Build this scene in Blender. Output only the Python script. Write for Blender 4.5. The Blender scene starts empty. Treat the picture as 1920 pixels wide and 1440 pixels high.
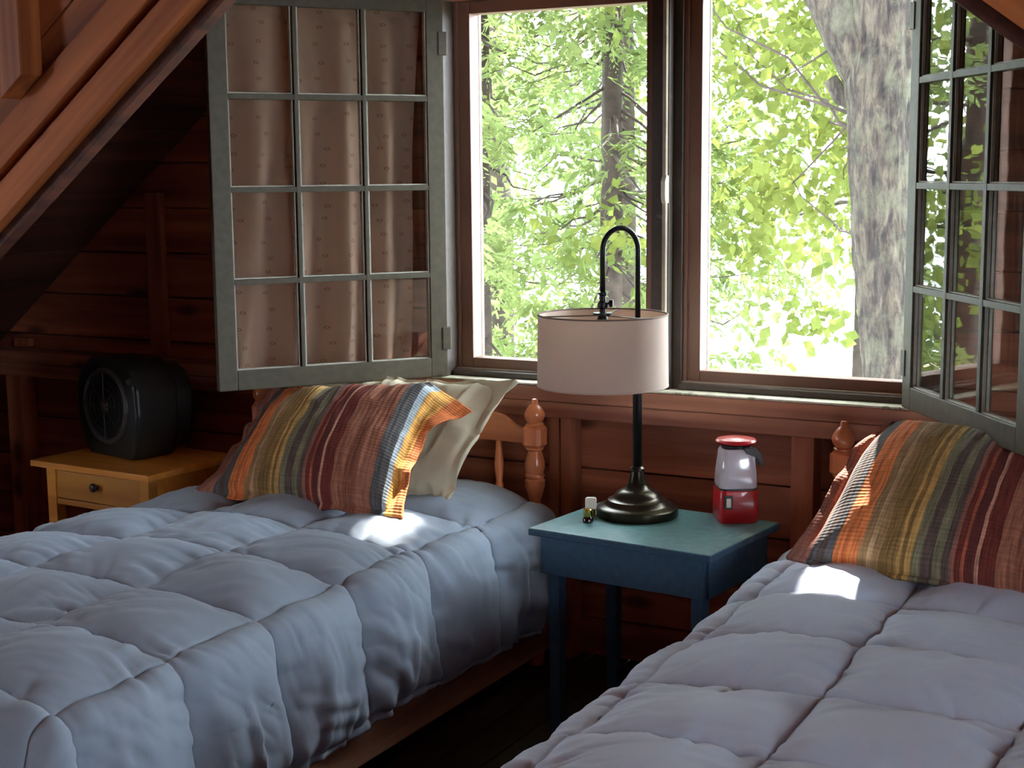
import bpy, bmesh, math, random
import numpy as np
from mathutils import Vector, Matrix

rng = np.random.default_rng(7)
random.seed(7)
scene = bpy.context.scene
COL = scene.collection
PI = math.pi

# ------------------------------------------------------------------ camera
F_PX = 2767.83
yaw, pitch, roll = (math.radians(a) for a in (28.43, 8.108, 0.517))
fwd = Vector((-math.sin(yaw) * math.cos(pitch), math.cos(yaw) * math.cos(pitch), -math.sin(pitch)))
rt = Vector((math.cos(yaw), math.sin(yaw), 0))
dn = fwd.cross(rt)
rt2 = rt * math.cos(roll) + dn * math.sin(roll)
dn2 = -rt * math.sin(roll) + dn * math.cos(roll)
cam = bpy.data.cameras.new('camera')
cam.sensor_fit = 'HORIZONTAL'
cam.sensor_width = 36.0
cam.lens = F_PX / 1920 * 36.0
cam.clip_end = 1000
camo = bpy.data.objects.new('camera', cam)
COL.objects.link(camo)
m = Matrix((rt2, -dn2, -fwd)).transposed().to_4x4()
m.translation = (0, 0, 1.7)
camo.matrix_world = m
scene.camera = camo

# ------------------------------------------------------------------ world, sun, daylight, exposure
world = bpy.data.worlds.new('sky')
scene.world = world
world.use_nodes = True
bg = world.node_tree.nodes['Background']
bg.inputs[0].default_value = (0.80, 0.91, 1.0, 1)
bg.inputs[1].default_value = 24.0

SUN_DIR = Vector((-0.13, 1.0, 1.2)).normalized()      # towards the sun
sun = bpy.data.lights.new('sun', 'SUN')
sun.energy = 34
sun.angle = math.radians(0.6)
sun.color = (1.0, 0.95, 0.86)
suno = bpy.data.objects.new('sun', sun)
suno.rotation_euler = SUN_DIR.to_track_quat('Z', 'Y').to_euler()
COL.objects.link(suno)

# (the room's other daylight comes through an opening added in wall_left and the window opening in wall_right)

scene.view_settings.view_transform = 'Standard'
scene.view_settings.look = 'None'
scene.view_settings.exposure = 0.28
scene.view_settings.gamma = 1.0
scene.view_settings.use_curve_mapping = False
scene.cycles.use_denoising = True
scene.cycles.max_bounces = 8
scene.cycles.adaptive_threshold = 0.02
scene.cycles.transparent_max_bounces = 24
scene.cycles.sample_clamp_indirect = 8.0

# ------------------------------------------------------------------ helpers
def lin(r, g, b):
    f = lambda c: (c / 255 / 12.92) if c / 255 <= 0.04045 else ((c / 255 + 0.055) / 1.055) ** 2.4
    return (f(r), f(g), f(b), 1)

class MB:
    def __init__(s): s.v = []; s.f = []
    def add(s, v, f):
        n = len(s.v); s.v += [tuple(p) for p in v]; s.f += [tuple(i + n for i in q) for q in f]; return s
    def box(s, x0, x1, y0, y1, z0, z1):
        return s.add([(x0,y0,z0),(x1,y0,z0),(x1,y1,z0),(x0,y1,z0),(x0,y0,z1),(x1,y0,z1),(x1,y1,z1),(x0,y1,z1)],
                     [(0,3,2,1),(4,5,6,7),(0,1,5,4),(1,2,6,5),(2,3,7,6),(3,0,4,7)])
    def prism(s, poly, axis, a, b):
        """poly: 2-D points; axis: extrusion axis 'x','y','z' from a to b"""
        def P(p, t): return {'y': (p[0], t, p[1]), 'x': (t, p[0], p[1]), 'z': (p[0], p[1], t)}[axis]
        n = len(poly)
        v = [P(p, a) for p in poly] + [P(p, b) for p in poly]
        f = [tuple(range(n)), tuple(range(2 * n - 1, n - 1, -1))]
        f += [(i, i + n, (i + 1) % n + n, (i + 1) % n) for i in range(n)]
        return s.add(v, f)
    def lathe(s, prof, seg=24, c=(0, 0), cap=True):
        n = len(prof); v = []; f = []
        for r, z in prof:
            for k in range(seg):
                a = 2 * PI * k / seg
                v.append((c[0] + r * math.cos(a), c[1] + r * math.sin(a), z))
        for i in range(n - 1):
            for k in range(seg):
                f.append((i*seg+k, i*seg+(k+1)%seg, (i+1)*seg+(k+1)%seg, (i+1)*seg+k))
        if cap:
            f.append(tuple(range(seg - 1, -1, -1))); f.append(tuple((n-1)*seg + k for k in range(seg)))
        return s.add(v, f)
    def tube(s, pts, rad, seg=10, cap=True):
        pts = [Vector(p) for p in pts]; n = len(pts)
        if not hasattr(rad, '__len__'): rad = [rad] * n
        v = []; f = []
        up = Vector((0, 0, 1))
        t0 = (pts[1] - pts[0]).normalized()
        if abs(t0.dot(up)) > 0.95: up = Vector((1, 0, 0))
        nrm = (up - t0 * up.dot(t0)).normalized()
        for i, p in enumerate(pts):
            t = (pts[min(i+1, n-1)] - pts[max(i-1, 0)]).normalized()
            nrm = (nrm - t * nrm.dot(t)).normalized()
            b = t.cross(nrm)
            for k in range(seg):
                a = 2 * PI * k / seg
                v.append(p + (nrm * math.cos(a) + b * math.sin(a)) * rad[i])
        for i in range(n - 1):
            for k in range(seg):
                f.append((i*seg+k, i*seg+(k+1)%seg, (i+1)*seg+(k+1)%seg, (i+1)*seg+k))
        if cap:
            f.append(tuple(range(seg - 1, -1, -1))); f.append(tuple((n-1)*seg + k for k in range(seg)))
        return s.add(v, f)
    def torus(s, c, R, r, axis='z', seg=40, ring=8):
        v = []; f = []
        for i in range(seg):
            a = 2 * PI * i / seg
            for k in range(ring):
                b = 2 * PI * k / ring
                p = ((R + r*math.cos(b))*math.cos(a), (R + r*math.cos(b))*math.sin(a), r*math.sin(b))
                if axis == 'y': p = (p[0], p[2], p[1])
                v.append((c[0]+p[0], c[1]+p[1], c[2]+p[2]))
        for i in range(seg):
            for k in range(ring):
                f.append((i*ring+k, ((i+1)%seg)*ring+k, ((i+1)%seg)*ring+(k+1)%ring, i*ring+(k+1)%ring))
        return s.add(v, f)

def mesh_data(name, mb, mat, bevel=0.0, smooth=False, seg=2):
    me = bpy.data.meshes.new(name)
    me.from_pydata(mb.v, [], mb.f)
    bm = bmesh.new(); bm.from_mesh(me)
    bmesh.ops.recalc_face_normals(bm, faces=bm.faces)
    if bevel:
        bmesh.ops.bevel(bm, geom=list(bm.edges), offset=bevel, segments=seg, affect='EDGES', profile=0.6, clamp_overlap=True)
    bm.to_mesh(me); bm.free()
    if smooth:
        me.polygons.foreach_set('use_smooth', [True] * len(me.polygons))
        if smooth == 'auto':
            try: me.set_sharp_from_angle(angle=math.radians(38))
            except Exception: pass
    me.materials.append(mat)
    return me

def link(name, me, parent=None, loc=(0, 0, 0), rot=(0, 0, 0)):
    o = bpy.data.objects.new(name, me)
    COL.objects.link(o)
    o.location = loc; o.rotation_euler = rot
    if parent: o.parent = parent
    return o

def obj(name, mb, mat, parent=None, bevel=0.0, smooth=False, loc=(0, 0, 0), rot=(0, 0, 0), seg=2):
    return link(name, mesh_data(name, mb, mat, bevel, smooth, seg), parent, loc, rot)

def thing(name, label, cat, loc=(0, 0, 0), rotz=0, group=None, kind=None):
    o = bpy.data.objects.new(name, None)
    COL.objects.link(o)
    o.location = loc; o.rotation_euler = (0, 0, rotz)
    o.empty_display_size = 0.1
    tag(o, label, cat, group, kind)
    return o

def tag(o, label=None, cat=None, group=None, kind=None):
    if label: o['label'] = label
    if cat: o['category'] = cat
    if group: o['group'] = group
    if kind: o['kind'] = kind
    return o

def np_mesh(name, V, Fq, mat, parent=None, smooth=True, uv=None):
    """V (n,3), Fq (m,4) quads or (m,3) tris"""
    me = bpy.data.meshes.new(name)
    k = Fq.shape[1]
    me.vertices.add(len(V)); me.vertices.foreach_set('co', np.ascontiguousarray(V, dtype=np.float32).ravel())
    me.loops.add(Fq.size); me.loops.foreach_set('vertex_index', np.ascontiguousarray(Fq, dtype=np.int32).ravel())
    me.polygons.add(len(Fq)); me.polygons.foreach_set('loop_start', np.arange(0, Fq.size, k, dtype=np.int32))
    if smooth: me.polygons.foreach_set('use_smooth', np.ones(len(Fq), dtype=bool))
    me.update(calc_edges=True)
    if uv is not None:
        l = me.uv_layers.new(name='UVMap')
        l.data.foreach_set('uv', uv[Fq.ravel()].astype(np.float32).ravel())
    me.validate()
    me.materials.append(mat)
    return link(name, me, parent)

def grid_faces(nu, nv):
    i = np.arange(nu - 1)[:, None] * nv + np.arange(nv - 1)[None, :]
    i = i.ravel()
    return np.stack([i, i + nv, i + nv + 1, i + 1], 1)

# lattice value noise (vectorised)
_tab = np.random.default_rng(3).random((64, 64, 64)).astype(np.float32)
def vnoise(x, y, z=0.0):
    x, y, z = np.broadcast_arrays(np.asarray(x, float), np.asarray(y, float), np.asarray(z, float))
    xi, yi, zi = (np.floor(a).astype(int) for a in (x, y, z))
    sm = lambda t: t * t * (3 - 2 * t)
    fx, fy, fz = sm(x - xi), sm(y - yi), sm(z - zi)
    T = lambda a, b, c: _tab[a & 63, b & 63, c & 63]
    l = lambda a, b, t: a + (b - a) * t
    return l(l(l(T(xi,yi,zi),T(xi+1,yi,zi),fx), l(T(xi,yi+1,zi),T(xi+1,yi+1,zi),fx), fy),
             l(l(T(xi,yi,zi+1),T(xi+1,yi,zi+1),fx), l(T(xi,yi+1,zi+1),T(xi+1,yi+1,zi+1),fx), fy), fz) * 2 - 1

# ------------------------------------------------------------------ materials
def new_mat(name):
    mt = bpy.data.materials.new(name); mt.use_nodes = True
    nt = mt.node_tree
    return mt, nt, nt.nodes, nt.links, nt.nodes['Principled BSDF']

def ramp(N, stops, interp='LINEAR'):
    r = N.new('ShaderNodeValToRGB'); cr = r.color_ramp; cr.interpolation = interp
    cr.elements[0].position = stops[0][0]; cr.elements[0].color = stops[0][1]
    cr.elements[1].position = stops[-1][0]; cr.elements[1].color = stops[-1][1]
    for p, c in stops[1:-1]:
        e = cr.elements.new(p); e.color = c
    return r

def wood(name, light, dark, axis='x', rough=0.55, knots=True, grain=1.0, coat=0.0):
    mt, nt, N, L, b = new_mat(name)
    tc = N.new('ShaderNodeTexCoord'); oi = N.new('ShaderNodeObjectInfo')
    add = N.new('ShaderNodeVectorMath'); add.operation = 'ADD'
    mul = N.new('ShaderNodeVectorMath'); mul.operation = 'SCALE'; mul.inputs[3].default_value = 13.0
    comb = N.new('ShaderNodeCombineXYZ')
    for i in range(3): L.new(oi.outputs['Random'], comb.inputs[i])
    L.new(comb.outputs[0], mul.inputs[0])
    L.new(tc.outputs['Object'], add.inputs[0]); L.new(mul.outputs[0], add.inputs[1])
    mp = N.new('ShaderNodeMapping')
    s = {'x': (0.9, 14, 14), 'y': (14, 0.9, 14), 'z': (14, 14, 0.9)}[axis]
    mp.inputs['Scale'].default_value = tuple(a * grain for a in s)
    L.new(add.outputs[0], mp.inputs[0])
    n1 = N.new('ShaderNodeTexNoise'); n1.inputs['Scale'].default_value = 1.0; n1.inputs['Detail'].default_value = 7; n1.inputs['Distortion'].default_value = 0.6
    L.new(mp.outputs[0], n1.inputs['Vector'])
    r1 = ramp(N, [(0.32, dark), (0.5, tuple((a+c)/2 for a, c in zip(light, dark))), (0.66, light)])
    L.new(n1.outputs[0], r1.inputs[0])
    col = r1.outputs[0]
    if knots:
        mk = N.new('ShaderNodeMapping')
        ks = {'x': (2.6, 6, 6), 'y': (6, 2.6, 6), 'z': (6, 6, 2.6)}[axis]
        mk.inputs['Scale'].default_value = ks
        L.new(add.outputs[0], mk.inputs[0])
        vo = N.new('ShaderNodeTexVoronoi'); vo.inputs['Scale'].default_value = 1.0
        L.new(mk.outputs[0], vo.inputs['Vector'])
        rk = ramp(N, [(0.0, (1, 1, 1, 1)), (0.10, (0.75, 0.75, 0.75, 1)), (0.2, (0, 0, 0, 1))])
        L.new(vo.outputs['Distance'], rk.inputs[0])
        mx = N.new('ShaderNodeMixRGB'); mx.inputs[2].default_value = tuple(c * 0.3 for c in dark[:3]) + (1,)
        L.new(rk.outputs[0], mx.inputs[0]); L.new(col, mx.inputs[1]); col = mx.outputs[0]
    hs = N.new('ShaderNodeHueSaturation')
    mr = N.new('ShaderNodeMapRange'); mr.inputs[3].default_value = 0.72; mr.inputs[4].default_value = 1.2
    L.new(oi.outputs['Random'], mr.inputs[0]); L.new(mr.outputs[0], hs.inputs['Value'])
    L.new(col, hs.inputs['Color']); L.new(hs.outputs[0], b.inputs['Base Color'])
    b.inputs['Roughness'].default_value = rough
    b.inputs['Coat Weight'].default_value = coat; b.inputs['Coat Roughness'].default_value = 0.25
    bp = N.new('ShaderNodeBump'); bp.inputs['Strength'].default_value = 0.25; bp.inputs['Distance'].default_value = 0.004
    L.new(n1.outputs[0], bp.inputs['Height']); L.new(bp.outputs[0], b.inputs['Normal'])
    return mt

def plain(name, col, rough=0.5, metal=0.0, var=0.0, scale=8.0, bump=0.0, coat=0.0, **kw):
    mt, nt, N, L, b = new_mat(name)
    b.inputs['Base Color'].default_value = col
    b.inputs['Roughness'].default_value = rough; b.inputs['Metallic'].default_value = metal
    b.inputs['Coat Weight'].default_value = coat
    for k, v in kw.items(): b.inputs[k.replace('_', ' ')].default_value = v
    if var or bump:
        tc = N.new('ShaderNodeTexCoord')
        n = N.new('ShaderNodeTexNoise'); n.inputs['Scale'].default_value = scale; n.inputs['Detail'].default_value = 6
        L.new(tc.outputs['Object'], n.inputs['Vector'])
        r = ramp(N, [(0.3, tuple(c * (1 - var) for c in col[:3]) + (1,)), (0.7, tuple(min(1, c * (1 + var)) for c in col[:3]) + (1,))])
        L.new(n.outputs[0], r.inputs[0]); L.new(r.outputs[0], b.inputs['Base Color'])
        if bump:
            bp = N.new('ShaderNodeBump'); bp.inputs['Strength'].default_value = bump; bp.inputs['Distance'].default_value = 0.003
            L.new(n.outputs[0], bp.inputs['Height']); L.new(bp.outputs[0], b.inputs['Normal'])
    return mt

def chipped_paint(name, paint, chip, amount=0.64, scale=9.0):
    mt, nt, N, L, b = new_mat(name)
    tc = N.new('ShaderNodeTexCoord')
    n = N.new('ShaderNodeTexNoise'); n.inputs['Scale'].default_value = scale; n.inputs['Detail'].default_value = 8; n.inputs['Roughness'].default_value = 0.65
    n2 = N.new('ShaderNodeTexNoise'); n2.inputs['Scale'].default_value = 40; n2.inputs['Detail'].default_value = 4
    L.new(tc.outputs['Object'], n.inputs['Vector']); L.new(tc.outputs['Object'], n2.inputs['Vector'])
    r2 = ramp(N, [(0.3, tuple(c * 0.82 for c in paint[:3]) + (1,)), (0.7, tuple(c * 1.15 for c in paint[:3]) + (1,))])
    L.new(n2.outputs[0], r2.inputs[0])
    r = ramp(N, [(amount, (0, 0, 0, 1)), (amount + 0.025, (1, 1, 1, 1))])
    L.new(n.outputs[0], r.inputs[0])
    mx = N.new('ShaderNodeMixRGB'); mx.inputs[2].default_value = chip
    L.new(r.outputs[0], mx.inputs[0]); L.new(r2.outputs[0], mx.inputs[1]); L.new(mx.outputs[0], b.inputs['Base Color'])
    b.inputs['Roughness'].default_value = 0.5
    bp = N.new('ShaderNodeBump'); bp.inputs['Strength'].default_value = 0.3; bp.inputs['Distance'].default_value = 0.002
    L.new(n2.outputs[0], bp.inputs['Height']); L.new(bp.outputs[0], b.inputs['Normal'])
    return mt

def clear_glass(name, ior=1.5, tint=(1, 1, 1, 1)):
    mt, nt, N, L, b = new_mat(name)
    out = N['Material Output']; N.remove(b)
    tr = N.new('ShaderNodeBsdfTransparent'); tr.inputs[0].default_value = tint
    gl = N.new('ShaderNodeBsdfGlossy'); gl.inputs['Roughness'].default_value = 0.01
    fr = N.new('ShaderNodeFresnel')
    ge = N.new('ShaderNodeNewGeometry')
    mi = N.new('ShaderNodeMapRange'); mi.inputs[3].default_value = ior; mi.inputs[4].default_value = 1 / ior   # same reflectance from both faces of the pane
    L.new(ge.outputs['Backfacing'], mi.inputs[0]); L.new(mi.outputs[0], fr.inputs[0])
    tc = N.new('ShaderNodeTexCoord'); n = N.new('ShaderNodeTexNoise'); n.inputs['Scale'].default_value = 5
    bp = N.new('ShaderNodeBump'); bp.inputs['Strength'].default_value = 0.05; bp.inputs['Distance'].default_value = 0.01
    L.new(tc.outputs['Object'], n.inputs['Vector']); L.new(n.outputs[0], bp.inputs['Height']); L.new(bp.outputs[0], gl.inputs['Normal'])
    mx = N.new('ShaderNodeMixShader')
    L.new(fr.outputs[0], mx.inputs[0]); L.new(tr.outputs[0], mx.inputs[1]); L.new(gl.outputs[0], mx.inputs[2])
    L.new(mx.outputs[0], out.inputs[0])
    return mt

def leafy(name, c1, c2, transl=0.5, scale=1.4):
    mt, nt, N, L, b = new_mat(name)
    out = N['Material Output']; N.remove(b)
    tc = N.new('ShaderNodeTexCoord')
    n = N.new('ShaderNodeTexNoise'); n.inputs['Scale'].default_value = scale; n.inputs['Detail'].default_value = 10; n.inputs['Roughness'].default_value = 0.8
    L.new(tc.outputs['Object'], n.inputs['Vector'])
    r = ramp(N, [(0.35, c1), (0.65, c2)]); L.new(n.outputs[0], r.inputs[0])
    d = N.new('ShaderNodeBsdfDiffuse'); t = N.new('ShaderNodeBsdfTranslucent')
    L.new(r.outputs[0], d.inputs[0]); L.new(r.outputs[0], t.inputs[0])
    mx = N.new('ShaderNodeMixShader'); mx.inputs[0].default_value = transl
    L.new(d.outputs[0], mx.inputs[1]); L.new(t.outputs[0], mx.inputs[2]); L.new(mx.outputs[0], out.inputs[0])
    return mt

def fabric(name, col, rough=0.9, transl=0.0, weave=260, bump=0.25, var=0.08, sheen=0.0):
    mt, nt, N, L, b = new_mat(name)
    tc = N.new('ShaderNodeTexCoord')
    n = N.new('ShaderNodeTexNoise'); n.inputs['Scale'].default_value = weave; n.inputs['Detail'].default_value = 3
    n2 = N.new('ShaderNodeTexNoise'); n2.inputs['Scale'].default_value = 3.5; n2.inputs['Detail'].default_value = 4
    L.new(tc.outputs['Object'], n.inputs['Vector']); L.new(tc.outputs['Object'], n2.inputs['Vector'])
    r = ramp(N, [(0.3, tuple(c * (1 - var) for c in col[:3]) + (1,)), (0.7, tuple(min(1, c * (1 + var)) for c in col[:3]) + (1,))])
    L.new(n2.outputs[0], r.inputs[0]); L.new(r.outputs[0], b.inputs['Base Color'])
    b.inputs['Roughness'].default_value = rough
    b.inputs['Sheen Weight'].default_value = sheen
    bp = N.new('ShaderNodeBump'); bp.inputs['Strength'].default_value = bump; bp.inputs['Distance'].default_value = 0.001
    L.new(n.outputs[0], bp.inputs['Height']); L.new(bp.outputs[0], b.inputs['Normal'])
    if transl:
        t = N.new('ShaderNodeBsdfTranslucent'); L.new(r.outputs[0], t.inputs[0])
        mx = N.new('ShaderNodeMixShader'); mx.inputs[0].default_value = transl
        L.new(b.outputs[0], mx.inputs[1]); L.new(t.outputs[0], mx.inputs[2]); L.new(mx.outputs[0], N['Material Output'].inputs[0])
    return mt

M = {}
M['wall'] = wood('wall_boards', lin(186, 108, 76), lin(118, 60, 40), 'x', 0.6)
M['stud'] = wood('stud_wood', lin(186, 112, 80), lin(130, 68, 46), 'z', 0.55)
M['rail'] = wood('rail_wood', lin(206, 140, 108), lin(136, 76, 56), 'x', 0.5)
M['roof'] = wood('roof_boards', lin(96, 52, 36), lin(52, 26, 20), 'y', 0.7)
M['truss'] = wood('truss_wood', lin(186, 106, 52), lin(124, 60, 28), 'x', 0.7, knots=True, grain=0.8)
M['gable'] = wood('gable_boards', lin(186, 108, 54), lin(124, 62, 30), 'z', 0.6)
M['floor'] = wood('floor_boards', lin(70, 46, 34), lin(40, 25, 18), 'y', 0.5, knots=False)
M['pine'] = wood('varnished_pine', lin(218, 132, 84), lin(186, 98, 58), 'z', 0.32, knots=False, coat=0.4)
M['pine_x'] = wood('varnished_pine_rail', lin(218, 132, 84), lin(186, 98, 58), 'x', 0.32, knots=False, coat=0.4)
M['bedrail'] = wood('bed_rail_wood', lin(184, 138, 110), lin(140, 98, 76), 'y', 0.5, knots=False)
M['winbrown'] = plain('brown_window_frame', lin(134, 100, 84), 0.45, var=0.08)
M['windark'] = chipped_paint('dark_old_jamb', lin(66, 54, 46), lin(120, 108, 90), 0.66, 7)
M['sash'] = chipped_paint('grey_green_sash_paint', lin(76, 69, 52), lin(205, 200, 185), 0.72, 7)
M['lit_putty'] = plain('lit_putty', lin(188, 186, 172), 0.6, var=0.15, scale=40)  # off-white putty, also standing in for light caught on the muntin edges
M['sill'] = chipped_paint('old_sill_paint', lin(220, 216, 190), lin(150, 142, 118), 0.62, 10)
M['oldstrip'] = plain('worn_pale_strip', lin(172, 160, 140), 0.6, var=0.2, scale=12)
M['whitepaint'] = plain('white_edge_paint', lin(225, 222, 212), 0.5, var=0.06, scale=30)
M['glass'] = clear_glass('window_glass', 1.5)
M['oldglass'] = clear_glass('sash_glass', 1.6, (0.95, 0.95, 0.93, 1))
M['yellow'] = wood('yellow_pine', lin(226, 154, 56), lin(200, 124, 36), 'x', 0.45, knots=False)
M['knob'] = plain('dark_knob', lin(48, 34, 34), 0.35)
M['black'] = plain('black_plastic', lin(30, 32, 32), 0.38, var=0.1, scale=30)
M['blackgrille'] = plain('black_grille', lin(20, 21, 21), 0.6)
M['greyring'] = plain('dark_grey_ring', lin(62, 58, 58), 0.4)
M['blue'] = chipped_paint('shaded_blue_table_paint', lin(46, 76, 100), lin(72, 98, 108), 0.68, 6)  # deepened to carry the shade on apron and slab edges
M['teal'] = chipped_paint('worn_lit_teal_table_top', lin(92, 138, 140), lin(124, 160, 156), 0.62, 6)  # worn paint, lightened for the daylight falling on the top
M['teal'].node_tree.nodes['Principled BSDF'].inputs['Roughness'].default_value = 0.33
M['bronze'] = plain('dark_bronze', lin(58, 52, 42), 0.28, 0.85, var=0.2, scale=12)
M['bronzedark'] = plain('black_bronze', lin(34, 31, 30), 0.35, 0.6)
M['shade'] = fabric('linen_shade', lin(226, 204, 186), 0.9, 0.28, 420, 0.5, 0.05)
M['shaderim'] = plain('shade_rim', lin(120, 96, 82), 0.7)
M['red'] = plain('red_plastic', lin(196, 28, 40), 0.3, coat=0.3)
M['lantern_globe'] = plain('frosted_globe', lin(206, 196, 204), 0.18, coat=0.5)
M['gold'] = plain('gold_cap', lin(196, 160, 80), 0.25, 1.0)
M['amber'] = plain('dark_amber_glass', lin(34, 14, 12), 0.1, coat=0.6)
M['cream'] = plain('cream_plastic', lin(236, 230, 214), 0.4)
M['creamfab'] = fabric('cream_cotton', lin(216, 206, 178), 0.85, 0.0, 300, 0.2, 0.05)
M['comforter'] = fabric('grey_blue_comforter', lin(154, 168, 186), 0.75, 0.0, 500, 0.15, 0.05, sheen=0.15)
M['comforter2'] = fabric('pale_grey_blue_comforter', lin(192, 203, 226), 0.75, 0.0, 500, 0.15, 0.05, sheen=0.15)
M['mattress'] = fabric('mattress_ticking', lin(170, 165, 158))
M['leaf_cedar'] = leafy('cedar_leaf', lin(82, 99, 57), lin(121, 134, 84), 0.55)
M['leaf_broad'] = leafy('broad_leaf', lin(68, 84, 44), lin(115, 123, 62), 0.6)
M['leaf_far'] = leafy('far_leaf', lin(75, 90, 55), lin(114, 125, 77), 0.55)
M['ground'] = plain('forest_floor', lin(110, 104, 80), 0.95, var=0.3, scale=1.0)
M['water'] = plain('lake_water', lin(90, 110, 120), 0.12, bump=0.2, scale=1.5)
M['darkbark'] = plain('dark_bark', lin(52, 44, 38), 0.95, var=0.4, scale=14, bump=0.8)

def bark_mat():
    mt, nt, N, L, b = new_mat('lichen_bark')
    tc = N.new('ShaderNodeTexCoord')
    mp = N.new('ShaderNodeMapping'); mp.inputs['Scale'].default_value = (26, 26, 6.5)
    L.new(tc.outputs['Object'], mp.inputs[0])
    vo = N.new('ShaderNodeTexNoise'); vo.inputs['Scale'].default_value = 1.0; vo.inputs['Detail'].default_value = 9; vo.inputs['Roughness'].default_value = 0.72; vo.inputs['Distortion'].default_value = 0.5
    L.new(mp.outputs[0], vo.inputs['Vector'])
    r = ramp(N, [(0.38, lin(10, 8, 7)), (0.47, lin(38, 33, 27)), (0.62, lin(76, 71, 58))])
    L.new(vo.outputs[0], r.inputs[0])
    mp2 = N.new('ShaderNodeMapping'); mp2.inputs['Scale'].default_value = (5, 5, 3)
    L.new(tc.outputs['Object'], mp2.inputs[0])
    n1 = N.new('ShaderNodeTexNoise'); n1.inputs['Scale'].default_value = 1.2; n1.inputs['Detail'].default_value = 9; n1.inputs['Roughness'].default_value = 0.7
    L.new(mp2.outputs[0], n1.inputs['Vector'])
    rl = ramp(N, [(0.50, (0, 0, 0, 1)), (0.60, (0.6, 0.6, 0.6, 1))]); L.new(n1.outputs[0], rl.inputs[0])
    mx = N.new('ShaderNodeMixRGB'); mx.inputs[2].default_value = lin(74, 77, 60)
    L.new(rl.outputs[0], mx.inputs[0]); L.new(r.outputs[0], mx.inputs[1]); L.new(mx.outputs[0], b.inputs['Base Color'])
    b.inputs['Roughness'].default_value = 0.95
    bp = N.new('ShaderNodeBump'); bp.inputs['Strength'].default_value = 0.9; bp.inputs['Distance'].default_value = 0.02
    L.new(vo.outputs[0], bp.inputs['Height']); L.new(bp.outputs[0], b.inputs['Normal'])
    return mt
M['bark'] = bark_mat()

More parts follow.
